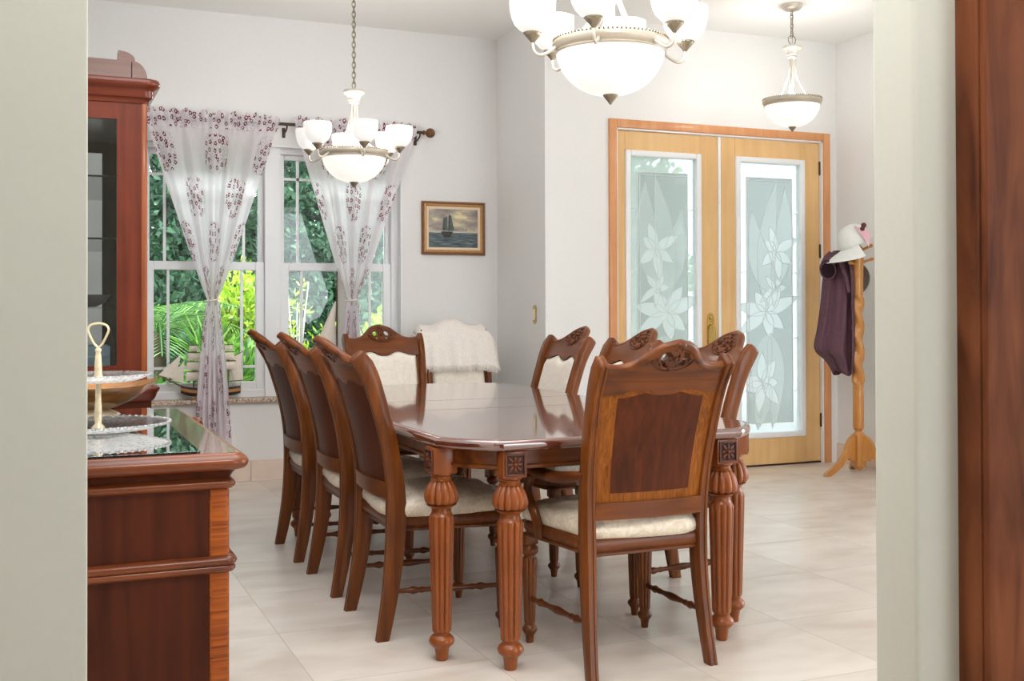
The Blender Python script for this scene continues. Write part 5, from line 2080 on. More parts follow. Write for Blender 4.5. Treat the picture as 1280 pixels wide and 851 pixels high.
def chandelier(label, loc, phi):
    root = thing('chandelier', label, 'chandelier', loc, group='six shade chandeliers')
    bowl_parts(root)
    bm = bmesh.new()
    lathe(bm, hub_prof(0.392), 32)
    lathe(bm, [(0.010, 0.0), (0.010, 0.31)], 12)
    fin('hub', bm, M['nickel'], root, smooth=40)
    n = 6
    for k in range(n):
        a = phi + 2 * PI * k / n
        ca, sa = math.cos(a), math.sin(a)
        pth = [(0.016, 0.315), (0.020, 0.25), (0.036, 0.175), (0.075, 0.095), (0.130, 0.040), (0.185, 0.010), (0.225, -0.016), (0.252, -0.026), (0.272, -0.016), (0.278, 0.004), (0.278, 0.022)]
        path = smoothpath([Vector((r * ca, r * sa, z)) for r, z in pth], 5)
        bm = bmesh.new()
        m = len(path)
        tube(bm, path, [0.0085 - 0.0035 * min(1, i / m * 1.3) for i in range(m)], 8)
        arm = fin('arm', bm, M['nickel'], root, smooth=60)
        cx, cy = 0.278 * ca, 0.278 * sa
        bm = bmesh.new()
        lathe(bm, [(0.006, 0.014), (0.010, 0.020), (0.024, 0.036), (0.030, 0.044), (0.030, 0.050), (0.022, 0.052)], 24, (cx, cy, 0))
        for q in range(20):
            b = 2 * PI * q / 20
            ellipsoid(bm, (cx + 0.030 * math.cos(b), cy + 0.030 * math.sin(b), 0.047), (0.0034, 0.0034, 0.0034), None, 6, 5)
        fin('cup', bm, M['nickel_dark'], arm, smooth=50)
        bm = bmesh.new()
        outer = [(0.026, 0.050), (0.046, 0.059), (0.062, 0.076), (0.072, 0.098), (0.078, 0.126), (0.080, 0.152), (0.079, 0.170)]
        inner = [(r - 0.004, z) for r, z in outer[::-1]]
        lathe(bm, outer + inner, 36, (cx, cy, 0), mod=lambda a_, r, z: r * (1 + 0.02 * math.cos(8 * a_) * max(0, (z - 0.13) / 0.045)))
        fin('shade', bm, M['opal_shade'], arm, smooth=50)
    # chain up to a ceiling canopy
    bm = bmesh.new()
    chain(bm, 0, 0, 0.405, CEIL - loc[2] - 0.03)
    tube(bm, [(0.004, 0, 0.40), (0.004, 0, CEIL - loc[2] - 0.03)], 0.0018, 5)
    fin('chain', bm, M['nickel_dark'], root, smooth=60)
    bm = bmesh.new()
    zc = CEIL - loc[2]
    lathe(bm, [(0.006, zc - 0.045), (0.014, zc - 0.040), (0.05, zc - 0.028), (0.064, zc - 0.012), (0.066, zc)], 32)
    fin('canopy', bm, M['nickel'], root, smooth=50)
    lamp('chandelier_bulb', 'POINT', (loc[0], loc[1], loc[2] + 0.10), LAMP_W * 1.6, (1.0, 0.985, 0.96), radius=0.12)
    return root


PHI0 = -YAW   # screen-right direction in plan
chandelier('nearer chandelier, cut by the top of the view, over the near end of the table', (1.828, 3.42, 2.085), PHI0 + PI + R(14))
chandelier('farther chandelier hanging whole in front of the window curtains', (1.732, 6.45, 2.095), PHI0 + PI + R(50))

# entry pendant
pz = 2.565
pend = thing('pendant_light', 'single bowl pendant light hanging in front of the entry doors', 'pendant light', (4.70, 6.20, pz))
bowl_parts(pend, 0.184)
bm = bmesh.new()
lathe(bm, [(r, z) for r, z in hub_prof(0.395)], 32)
lathe(bm, [(0.009, 0.0), (0.009, 0.315)], 12)
fin('hub', bm, M['nickel'], pend, smooth=40)
for k in range(3):
    a = PHI0 + R(8) + 2 * PI * k / 3
    ca, sa = math.cos(a), math.sin(a)
    path = smoothpath([Vector((r * ca, r * sa, z)) for r, z in ((0.020, 0.318), (0.022, 0.25), (0.040, 0.175), (0.080, 0.10), (0.128, 0.045), (0.165, 0.020), (0.190, 0.016))], 6)
    bm = bmesh.new()
    tube(bm, path, 0.0055, 8)
    fin('arm', bm, M['nickel'], pend, smooth=60)
bm = bmesh.new()
zc = CEIL - pz
chain(bm, 0, 0, 0.455, zc - 0.03)
tube(bm, [(0.030 * math.cos(2 * PI * k / 20), 0, 0.436 + 0.030 * math.sin(2 * PI * k / 20)) for k in range(20)], 0.003, 6, closed=True)
tube(bm, [(0.004, 0, 0.40), (0.004, 0, zc - 0.03)], 0.0018, 5)
fin('chain', bm, M['nickel_dark'], pend, smooth=60)
bm = bmesh.new()
lathe(bm, [(0.006, zc - 0.050), (0.016, zc - 0.046), (0.052, zc - 0.036), (0.070, zc - 0.018), (0.074, zc - 0.008), (0.074, zc)], 32)
fin('canopy', bm, M['nickel'], pend, smooth=50)
lamp('pendant_bulb', 'POINT', (4.70, 6.20, pz + 0.10), LAMP_W * 0.75, (1.0, 0.985, 0.96), radius=0.10)

# ================================================================== COAT RACK
CRX, CRY = 5.43, 6.42
cr = thing('coat_rack', 'honey coloured wooden coat rack with twisted post beside the entry door', 'coat rack', (CRX, CRY, 0))
bm = bmesh.new()
box(bm, (-0.040, -0.040, 0.055), (0.040, 0.040, 0.285), 0.008, 2)
lathe(bm, [(0.020, 0.030), (0.030, 0.040), (0.036, 0.056)], 20)
lathe(bm, [(0.040, 0.283), (0.034, 0.295), (0.026, 0.302), (0.024, 0.310), (0.030, 0.316), (0.038, 0.330), (0.039, 0.338)] + [(0.039, 0.345 + 0.05 * i) for i in range(6)] + [(0.037, 0.605), (0.040, 0.612), (0.037, 0.620), (0.040, 0.628), (0.037, 0.636), (0.037, 0.644)], 28)
prt = [(0.038, 0.640 + 0.64 * i / 80) for i in range(81)]
lathe(bm, prt, 40, mod=lambda a, r, z: r * (1 + 0.22 * math.cos(2 * a + (z - 0.64) * 34)) if 0.65 < z < 1.27 else r)
lathe(bm, [(0.036, 1.275), (0.040, 1.283), (0.036, 1.291)] + [(0.038, 1.30 + 0.04 * i) for i in range(4)] + [(0.042, 1.432), (0.038, 1.44), (0.040, 1.47), (0.044, 1.54), (0.042, 1.60), (0.034, 1.626), (0.018, 1.645), (0.006, 1.652)], 28)
fin('post', bm, M['rack'], cr, smooth=45)
for k, ang in enumerate((180, 60, 300)):
    a = R(ang)
    bm = bmesh.new()
    top = [(0.03, 0.27), (0.065, 0.272), (0.10, 0.235), (0.13, 0.165), (0.175, 0.105), (0.23, 0.060), (0.285, 0.026), (0.305, 0.004)]
    bot = [(0.03, 0.10), (0.075, 0.10), (0.09, 0.115), (0.11, 0.115), (0.145, 0.072), (0.19, 0.038), (0.24, 0.010), (0.268, 0.0)]
    rr = []
    tt = smoothpath([Vector((p[0], 0, p[1])) for p in top], 4)
    bb = smoothpath([Vector((p[0], 0, p[1])) for p in bot], 4)
    for p, q in zip(tt, bb):
        w = 0.017
        rr.append([(q.x, -w, max(0, q.z)), (q.x, w, max(0, q.z)), (p.x, w, max(0.002, p.z)), (p.x, -w, max(0.002, p.z))])
    rings(bm, rr)
    bmesh.ops.rotate(bm, verts=bm.verts[:], cent=(0, 0, 0), matrix=Matrix.Rotation(a, 3, 'Z'))
    fin('leg', bm, M['rack'], cr, smooth=35)
for (ang, z, L, tilt) in ((180, 1.585, 0.14, 0.45), (300, 1.590, 0.12, 0.45), (60, 1.585, 0.12, 0.45), (200, 1.500, 0.115, 0.12), (320, 1.505, 0.12, 0.35), (90, 1.50, 0.11, 0.2)):
    a = R(ang)
    bm = bmesh.new()
    d = Vector((math.cos(a), math.sin(a), tilt)).normalized()
    p0 = Vector((0, 0, z))
    tube(bm, [p0, p0 + d * L * 0.55, p0 + d * L * 0.8, p0 + d * L * 0.9, p0 + d * L], [0.011, 0.009, 0.011, 0.014, 0.007], 10)
    fin('peg', bm, M['rack'], cr, smooth=60)


def screen(dx, depth=0.0):
    """offset in plan: dx along the viewer's right, depth away from the viewer"""
    return Vector((dx * math.cos(YAW) + depth * math.sin(YAW), -dx * math.sin(YAW) + depth * math.cos(YAW), 0))


# plum jacket hung on the left peg
coat = thing('jacket', 'plum jacket hanging from the left peg of the coat rack', 'jacket', tuple(Vector((CRX, CRY, 0)) + screen(-0.135, 0.06)))
bm = bmesh.new()
rr = []
nz = 40
tabs_l = [(0.0, -0.02), (0.04, -0.05), (0.10, -0.078), (0.20, -0.098), (0.40, -0.118), (0.58, -0.145), (0.69, -0.166), (0.735, -0.152), (0.78, -0.095), (0.84, -0.05), (0.90, -0.02)]
tabs_r = [(0.0, 0.05), (0.04, 0.075), (0.12, 0.092), (0.30, 0.105), (0.50, 0.115), (0.70, 0.115), (0.82, 0.108), (0.90, 0.100)]
for i in range(nz + 1):
    t_ = i / nz
    s = t_ * 0.885
    z = 1.605 - s
    xl, xr = sinterp(tabs_l, s), sinterp(tabs_r, s)
    ring = []
    n = 56
    dep = 0.022 + 0.050 * min(1, s / 0.25)
    for k in range(n):
        a = 2 * PI * k / n
        u = math.cos(a)
        w = math.sin(a)
        x = (xl + xr) / 2 + (xr - xl) / 2 * u
        fold = 0.024 * math.sin(5 * a + 0.8 + 2.2 * s) * min(1, s / 0.15) + 0.009 * math.sin(11 * a + 4 * s) * min(1, s / 0.2)
        y = (dep + fold) * w
        hem = 0.02 * math.sin(2 * a + 0.5) * t_
        p = screen(x, y)
        ring.append((p.x, p.y, z + hem))
    rr.append(ring)
rings(bm, rr, True, False)
cbody = fin('jacket_body', bm, M['coat'], coat, smooth=70)
sol = cbody.modifiers.new('thick', 'SOLIDIFY')
sol.thickness = 0.004
# sleeve hanging at the left with an open end
bm = bmesh.new()
rr = []
path = smoothpath([(-0.03, -0.02, 1.585), (-0.065, -0.05, 1.545), (-0.088, -0.085, 1.495), (-0.092, -0.115, 1.455)], 6)
for i, p in enumerate(path):
    r0 = 0.03 + 0.028 * i / len(path)
    ring = []
    for k in range(24):
        a = 2 * PI * k / 24
        q = screen(p.x + r0 * math.cos(a), p.y + r0 * 0.8 * math.sin(a))
        ring.append((q.x, q.y, p.z - 0.014 * math.cos(a) - r0 * 1.15 * math.sin(a) * i / len(path)))
    rr.append(ring)
rings(bm, rr, True, False)
sl = fin('sleeve', bm, [M['coat'], M['coat_in']], coat, smooth=70)
sol = sl.modifiers.new('thick', 'SOLIDIFY')
sol.thickness = 0.006
bm = bmesh.new()
ring = []
for k in range(24):
    a = 2 * PI * k / 24
    q = screen(-0.092 + 0.051 * math.cos(a), -0.110 + 0.041 * math.sin(a))
    ring.append((q.x, q.y, 1.460 - 0.013 * math.cos(a) - 0.058 * math.sin(a)))
rings(bm, [[(p[0], p[1] + 0.012, p[2] + 0.012) for p in ring], ring])
fin('sleeve_lining', bm, M['coat_in'], coat, smooth=60)
# lapel / front opening
for (pts, wd) in (([(0.045, -0.05, 1.585), (0.075, -0.088, 1.50), (0.085, -0.102, 1.38), (0.088, -0.100, 1.20), (0.092, -0.092, 1.0), (0.092, -0.082, 0.80), (0.09, -0.078, 0.735)], 0.010), ([(-0.02, -0.04, 1.59), (0.0, -0.082, 1.52), (0.035, -0.104, 1.42), (0.06, -0.108, 1.30)], 0.011)):
    bm = bmesh.new()
    pth = []
    for p in smoothpath(pts, 6):
        q = screen(p.x, p.y)
        pth.append((q.x, q.y, p.z))
    tube(bm, pth, wd, 8, sx=1.6)
    fin('lapel', bm, M['coat'], coat, smooth=60)

# white and pink visor cap on top of the rack
capr = thing('visor_cap', 'white cap with pink panel resting on top of the coat rack', 'cap', tuple(Vector((CRX, CRY, 1.625)) + screen(-0.015, -0.04)))
bm = bmesh.new()
rr = []
rotm = Matrix.Rotation(R(-28), 3, Vector((math.sin(YAW), math.cos(YAW), 0)))


def capv(x, y, z):
    p = screen(x, y)
    return tuple(rotm @ Vector((p.x, p.y, z)))


for i in range(11):
    th = PI / 2 * i / 10
    rr.append([capv(0.005 + 0.118 * math.cos(th) ** 0.8 * math.cos(a), 0.118 * math.cos(th) ** 0.8 * math.sin(a), 0.02 + 0.150 * math.sin(th)) for a in [2 * PI * k / 32 for k in range(32)]])
rings(bm, rr, False, True)
crown = fin('crown', bm, M['capwhite'], capr, smooth=70)
sol = crown.modifiers.new('thick', 'SOLIDIFY')
sol.thickness = 0.003
bm = bmesh.new()


def brim_pt(u, v):
    a = (u - 0.5) * R(165)
    r = 0.108 + v * 0.155 * max(0.0, math.cos(a * 0.98)) ** 0.6
    return capv(-r * math.cos(a), r * math.sin(a), 0.028 - 0.02 * v - 0.075 * v * math.sin(a) ** 2)


thick_grid(bm, brim_pt, 24, 8, lambda u, v: (0, 0, -0.004))
fin('brim', bm, M['capwhite'], capr, smooth=60)
bm = bmesh.new()


def pink_pt(u, v):
    a, b, c_, d_ = (-0.062, 0.140), (0.058, 0.100), (0.045, -0.012), (0.006, 0.052)
    x = (a[0] * (1 - u) + b[0] * u) * (1 - v) + (d_[0] * (1 - u) + c_[0] * u) * v
    z = (a[1] * (1 - u) + b[1] * u) * (1 - v) + (d_[1] * (1 - u) + c_[1] * u) * v
    p = screen(x, -0.128 + 0.25 * x * x - 0.01 * math.sin(PI * u))
    return (p.x, p.y, z)


thick_grid(bm, pink_pt, 10, 6, lambda u, v: (0.003, 0.003, 0))
fin('pink_panel', bm, M['cappink'], capr, smooth=60)
bm = bmesh.new()
for (x, z, r) in ((0.006, 0.146, 0.019), (-0.004, 0.122, 0.017)):
    p = screen(x, -0.136)
    ellipsoid(bm, (p.x, p.y, z), (r, r, r), None, 12, 8)
fin('button_trim', bm, M['maroonbit'], capr, smooth=60)
# grey cap hanging behind
cg = thing('cap', 'grey cap with black strap hanging behind the coat rack post', 'cap', tuple(Vector((CRX, CRY, 0)) + screen(0.0, 0.10)))
bm = bmesh.new()
rr = []
for i in range(13):
    th = PI / 2 * i / 12
    ring = []
    for k in range(32):
        a = 2 * PI * k / 32
        p = screen(0.012 + 0.105 * math.cos(th) ** 0.7 * math.cos(a), -0.02 + 0.10 * math.sin(th))
        ring.append((p.x, p.y, 1.405 + 0.115 * math.cos(th) ** 0.7 * math.sin(a)))
    rr.append(ring)
rings(bm, rr, False, True)
c_ = fin('crown', bm, M['capgrey'], cg, smooth=70)
sol = c_.modifiers.new('thick', 'SOLIDIFY')
sol.thickness = 0.003
bm = bmesh.new()
pth = []
for p in smoothpath([(0.0, -0.06, 1.555), (-0.05, -0.05, 1.52), (-0.082, -0.04, 1.46), (-0.094, -0.03, 1.39), (-0.085, -0.03, 1.33), (-0.06, -0.03, 1.295)], 5):
    q = screen(p.x, p.y)
    pth.append((q.x, q.y, p.z))
tube(bm, pth, 0.010, 8)
fin('strap', bm, M['black'], cg, smooth=60)

# ================================================================== MODEL SHIPS ON THE SILL
SZ0 = WZ0 + 0.002


def hull_bm(L, beam, h, z0, sheer=0.02, bowlift=0.03):
    bm = bmesh.new()
    rr = []
    n = 18
    for i in range(n + 1):
        s = i / n * 2 - 1          # -1 bow, +1 stern
        w = beam / 2 * (1 - abs(s) ** (2.2 if s < 0 else 4.5)) ** 0.6 + 0.004
        deck = z0 + h + sheer * s * s + (bowlift * (-s) ** 3 if s < 0 else 0)
        keel = z0 + (h * 0.55 * (-s) ** 5 if s < 0 else h * 0.3 * s ** 6)
        ring = []
        for (a, b) in ((0, 0), (0.55, 0.12), (0.9, 0.45), (1.0, 0.8), (0.97, 1.0), (-0.97, 1.0), (-1.0, 0.8), (-0.9, 0.45), (-0.55, 0.12)):
            ring.append((s * L / 2, a * w, keel + (deck - keel) * b))
        rr.append(ring)
    rings(bm, rr)
    return bm


def sail_quad(bm, p, belly, n=6):
    """p: four corners tl,tr,br,bl"""
    p = [Vector(q) for q in p]

    def f(u, v):
        a = p[0] + (p[1] - p[0]) * u
        b = p[3] + (p[2] - p[3]) * u
        q = a + (b - a) * v
        q.y -= belly * math.sin(PI * u) * math.sin(PI * min(1, v * 0.9 + 0.1))
        return tuple(q)
    thick_grid(bm, f, n, n, lambda u, v: (0, 0.0015, 0))


sh = thing('model_ship', 'square rigged model sailing ship on the window sill behind the left curtain', 'model ship', (1.105, YB - 0.005, 0))
bm = hull_bm(0.40, 0.07, 0.055, SZ0 + 0.022, 0.012, 0.012)
hu = fin('hull', bm, M['hull_dark'], sh, smooth=50)
bm = bmesh.new()
rr = []
for i in range(19):
    s = i / 18 * 2 - 1
    w = 0.035 * (1 - abs(s) ** (2.2 if s < 0 else 4.5)) ** 0.6 + 0.0055
    z = SZ0 + 0.022 + 0.055 + 0.012 * s * s + (0.012 * (-s) ** 3 if s < 0 else 0)
    rr.append([(s * 0.202, -w, z - 0.034), (s * 0.202, -w - 0.001, z - 0.014), (s * 0.202, w + 0.001, z - 0.014), (s * 0.202, w, z - 0.034)])
rings(bm, rr)
fin('strake', bm, M['hull_light'], hu)
bm = bmesh.new()
for x in (-0.09, 0.10):
    box(bm, (x - 0.045, -0.03, SZ0), (x + 0.03, 0.03, SZ0 + 0.012), 0.002, 1)
    box(bm, (x - 0.012, -0.022, SZ0 + 0.01), (x + 0.008, 0.022, SZ0 + 0.03))
fin('stand', bm, M['hull_light'], sh)
spars, sails, rig = bmesh.new(), bmesh.new(), bmesh.new()
dz = SZ0 + 0.075
tube(spars, [(-0.185, 0, dz + 0.015), (-0.36, 0, dz + 0.105)], [0.006, 0.003], 8)
for mx, hgt in ((-0.115, 0.33), (0.0, 0.37), (0.115, 0.32)):
    tube(spars, [(mx, 0, dz - 0.01), (mx, 0, dz + hgt)], [0.005, 0.002], 8)
    zz = dz + 0.055
    for k, (wd, hh) in enumerate(((0.056, 0.072), (0.052, 0.068), (0.044, 0.062), (0.032, 0.05))):
        if mx > 0.1 and k == 0:
            zz += hh
            continue
        w0, w1 = wd, wd * 0.88
        sail_quad(sails, [(mx - w1, -0.012, zz + hh - 0.013), (mx + w1, -0.012, zz + hh - 0.013), (mx + w0, -0.016, zz), (mx - w0, -0.016, zz)], 0.018)
        tube(spars, [(mx - w1 - 0.006, -0.008, zz + hh - 0.009), (mx + w1 + 0.006, -0.008, zz + hh - 0.009)], 0.0032, 6)
        zz += hh
for (x0, z0_, x1, z1_, x2, z2_) in ((-0.345, 0.10, -0.20, 0.235, -0.235, 0.068), (-0.265, 0.062, -0.175, 0.20, -0.185, 0.045)):
    f0, f1, f2 = Vector((x0, 0, dz + z0_)), Vector((x1, 0, dz + z1_)), Vector((x2, -0.02, dz + z2_))
    thick_grid(sails, lambda u, v: tuple(f0 + (f1 - f0) * u + (f2 - (f0 + (f1 - f0) * u)) * v * 0.98), 6, 6, lambda u, v: (0, 0.0015, 0))
sail_quad(sails, [(0.125, 0, dz + 0.20), (0.205, 0, dz + 0.24), (0.215, 0, dz + 0.05), (0.125, 0, dz + 0.05)], 0.01)
tube(spars, [(0.115, 0, dz + 0.19), (0.215, 0, dz + 0.25)], 0.003, 6)
tube(spars, [(0.115, 0, dz + 0.045), (0.225, 0, dz + 0.05)], 0.003, 6)
for a, b in (((-0.36, 0.105), (-0.115, 0.33)), ((-0.30, 0.075), (-0.115, 0.25)), ((-0.115, 0.33), (0.0, 0.37)), ((0.0, 0.37), (0.115, 0.32)), ((0.115, 0.32), (0.215, 0.25)), ((0.215, 0.25), (0.20, 0.01))):
    tube(rig, [(a[0], 0, dz + a[1]), (b[0], 0, dz + b[1])], 0.0013, 4)
for mx in (-0.115, 0.0, 0.115):
    for s in (-1, 1):
        for k in range(4):
            tube(rig, [(mx + 0.01 + 0.014 * k, s * 0.034, dz), (mx + 0.002, 0, dz + 0.20)], 0.0010, 4)
fin('spars', spars, M['spar'], sh, smooth=60)
fin('sails', sails, M['sailcloth'], sh, smooth=60)
fin('rigging', rig, M['rigging'], sh, smooth=60)

yt = thing('model_sailboat', 'tall model sailboat with pale triangular sails on the sill behind the far armchair', 'model sailboat', (1.985, YB - 0.002, 0))
bm = hull_bm(0.56, 0.085, 0.07, SZ0 + 0.035, 0.012, 0.01)
fin('hull', bm, M['hull_light'], yt, smooth=50)
bm = bmesh.new()
box(bm, (-0.10, -0.03, SZ0), (0.10, 0.03, SZ0 + 0.012), 0.002, 1)
for x in (-0.07, 0.07):
    box(bm, (x - 0.006, -0.025, SZ0 + 0.01), (x + 0.006, 0.025, SZ0 + 0.05))
fin('stand', bm, M['spar'], yt)
bm = bmesh.new()
dz = SZ0 + 0.105
tube(bm, [(0, 0, dz - 0.02), (0, 0, 1.462)], [0.007, 0.0035], 10)
tube(bm, [(0, 0, dz + 0.06), (0.27, 0, dz + 0.05)], 0.004, 8)
fin('mast', bm, M['spar'], yt, smooth=60)
bm = bmesh.new()
sail_quad(bm, [(0.006, 0, 1.455), (0.016, 0, 1.455), (0.26, 0, dz + 0.065), (0.006, 0, dz + 0.075)], 0.03, 12)
fin('mainsail', bm, M['sailgrey'], yt, smooth=60)
bm = bmesh.new()
sail_quad(bm, [(-0.012, 0, 1.25), (-0.004, 0, 1.24), (-0.035, -0.015, dz + 0.05), (-0.265, 0, dz + 0.02)], 0.02, 12)
fin('jib', bm, M['sailcloth'], yt, smooth=60)
bm = bmesh.new()
sail_quad(bm, [(-0.008, 0.006, 1.08), (-0.004, 0.006, 1.07), (0.0, -0.01, dz + 0.05), (-0.15, 0.006, dz + 0.03)], 0.015, 10)
fin('staysail', bm, M['sailgrey'], yt, smooth=60)
bm = bmesh.new()
tube(bm, [(0, 0, 1.27), (-0.275, 0, dz)], 0.0012, 4)
tube(bm, [(0, 0, 1.46), (0.275, 0, dz)], 0.0012, 4)
for s in (-1, 1):
    tube(bm, [(0, 0, 1.30), (0.0, s * 0.042, dz)], 0.0012, 4)
fin('rigging', bm, M['rigging'], yt, smooth=60)

# ================================================================== GARDEN
bm = bmesh.new()
box(bm, (-20, YB + 0.2, -0.25), (3.3, 40, -0.12))
box(bm, (3.3, 7.15, -0.25), (7.0, 40, -0.10))
struct('ground', bm, M['soil'])
bm = bmesh.new()
box(bm, (3.3, 7.15, -0.12), (30, 13, -0.09))
struct('path', bm, M['paving'])


def leaf_cloud(rnd, centers, n, size, aspect=0.45, up=0.3, jitter=0.35, shell=0.55):
    vs, fs = [], []
    wts = [c[3] * c[4] * c[5] for c in centers]
    tot = sum(wts)
    for c, w in zip(centers, wts):
        for _ in range(int(n * w / tot)):
            d = Vector((rnd.gauss(0, 1), rnd.gauss(0, 1), rnd.gauss(0, 1))).normalized()
            rr_ = shell + (1 - shell) * rnd.random()
            p = Vector((c[0] + d.x * c[3] * rr_, c[1] + d.y * c[4] * rr_, c[2] + d.z * c[5] * rr_))
            s = size * rnd.uniform(0.7, 1.3)
            ax = (d * 0.8 + Vector((rnd.gauss(0, 1), rnd.gauss(0, 1), rnd.gauss(0, 1))) * 0.6 + Vector((0, 0, up))).normalized()
            sd = ax.cross(Vector((rnd.gauss(0, 1), rnd.gauss(0, 1), rnd.gauss(0, 1)))).normalized()
            nn = ax.cross(sd)
            i = len(vs)
            wd = s * aspect * 0.5
            vs += [tuple(p), tuple(p + ax * s * 0.5 + sd * wd + nn * s * 0.06), tuple(p + ax * s), tuple(p + ax * s * 0.5 - sd * wd + nn * s * 0.06)]
            fs.append((i, i + 1, i + 2, i + 3))
    return vs, fs


def tree(name, label, x, y, h, r, n, size, mat, seed, cat='tree', group=None, low=0.15, aspect=0.5):
    rnd = random.Random(seed)
    root = thing(name, label, cat, (x, y, -0.12), group=group)
    bm = bmesh.new()
    tube(bm, smoothpath([(0, 0, 0), (rnd.uniform(-.1, .1), rnd.uniform(-.1, .1), h * 0.35), (rnd.uniform(-.2, .2), rnd.uniform(-.2, .2), h * 0.8)], 5), [0.06 * r + 0.02] * 6 + [0.04 * r + 0.01] * 5, 10)
    for k in range(6):
        a = rnd.uniform(0, 6.28)
        z0 = h * rnd.uniform(0.25, 0.6)
        tube(bm, [(0, 0, z0), (r * 0.35 * math.cos(a), r * 0.35 * math.sin(a), z0 + h * 0.12), (r * 0.7 * math.cos(a), r * 0.7 * math.sin(a), z0 + h * 0.28)], [0.03 * r, 0.02 * r, 0.008 * r], 6)
    fin('trunk', bm, M['bark'], root, smooth=60)
    cs = []
    for k in range(16):
        t_ = (k + 0.5) / 16
        a = k * 2.4 + rnd.uniform(-.4, .4)
        z = h * (low + (0.98 - low) * t_)
        q = r * 0.55 * math.sin(PI * (0.15 + 0.8 * t_)) ** 0.6
        cs.append((q * math.cos(a), q * math.sin(a), z, r * 0.55, r * 0.55, h * 0.13))
    vs, fs = leaf_cloud(rnd, cs, n, size, aspect)
    mesh_from('foliage', vs, fs, mat, root)
    return root


GT = 'dark trees beyond the window'
tree('garden_tree', 'dark green tree filling the left window behind the palm', 1.35, 13.6, 4.3, 1.0, 16000, 0.115, M['leaf_dark'], 11, group=GT)
tree('garden_tree', 'dark green tree behind the mullion between the two windows', 3.45, 13.8, 4.5, 1.0, 16000, 0.115, M['leaf_dark'], 12, group=GT)
tree('garden_tree', 'dark green tree seen at the right side of the right window', 5.55, 14.0, 4.4, 1.0, 12000, 0.12, M['leaf_dark'], 13, group=GT)
tree('garden_tree', 'dark green tree behind the china cabinet edge of the window', -0.8, 13.8, 4.4, 1.0, 8000, 0.13, M['leaf_dark'], 14, group=GT)
tree('garden_tree', 'lighter green tree showing through the left door glass', 7.9, 14.5, 4.0, 1.0, 9000, 0.13, M['leaf_mid'], 15, group=GT)
GH = 'tall trees closing the garden'
tree('hedge_tree', 'tall far tree filling the gap left of the left window tree', -0.25, 18.6, 5.4, 1.75, 15000, 0.19, M['leaf_dark'], 16, group=GH)
tree('hedge_tree', 'tall far tree in the gap behind both windows', 2.9, 18.6, 5.4, 1.75, 15000, 0.19, M['leaf_dark'], 17, group=GH)
tree('hedge_tree', 'tall far tree behind the right window edge', 6.3, 19.0, 5.2, 1.75, 9000, 0.2, M['leaf_dark'], 18, group=GH)


def bush(name, label, x, y, z, r, h, n, size, mat, seed, aspect=0.42, group=None):
    rnd = random.Random(seed)
    root = thing(name, label, 'shrub', (x, y, -0.12), group=group)
    bm = bmesh.new()
    for k in range(7):
        a = rnd.uniform(0, 6.28)
        tube(bm, smoothpath([(0.03 * math.cos(a), 0.03 * math.sin(a), 0), (r * 0.3 * math.cos(a), r * 0.3 * math.sin(a), h * 0.4), (r * 0.6 * math.cos(a), r * 0.6 * math.sin(a), h * 0.85)], 4), 0.012, 6)
    fin('stems', bm, M['bark'], root, smooth=60)
    cs = []
    for k in range(9):
        a = k * 2.4
        q = r * 0.5 * math.sqrt((k + 0.5) / 9)
        cs.append((q * math.cos(a), q * math.sin(a), h * (0.45 + 0.42 * rnd.random()), r * 0.55, r * 0.55, h * 0.28))
    vs, fs = leaf_cloud(rnd, cs, n, size, aspect, up=0.5)
    mesh_from('foliage', vs, fs, mat, root)
    return root


bush('garden_shrub', 'tall lime yellow shrub seen through the right half of the left window', 1.80, 10.6, 0, 0.46, 1.66, 3800, 0.085, M['leaf_lime'], 21)
bush('garden_shrub', 'low green shrub below the lime shrub, behind the ship sails', 1.42, 9.5, 0, 0.42, 0.90, 1800, 0.13, M['leaf_mid'], 22, aspect=0.32)
bush('garden_shrub', 'bright lime shrub low in the right window left of the sailboat', 2.66, 10.5, 0, 0.5, 1.12, 3000, 0.085, M['leaf_lime'], 23)
bush('garden_shrub', 'bright lime shrub low in the right window, above the far armchair', 3.55, 11.3, 0, 0.55, 1.18, 3000, 0.085, M['leaf_lime'], 24)
bush('garden_shrub', 'low green shrub by the left window corner under the palm', 0.95, 9.6, 0, 0.4, 0.62, 1100, 0.15, M['leaf_mid'], 25, aspect=0.24)


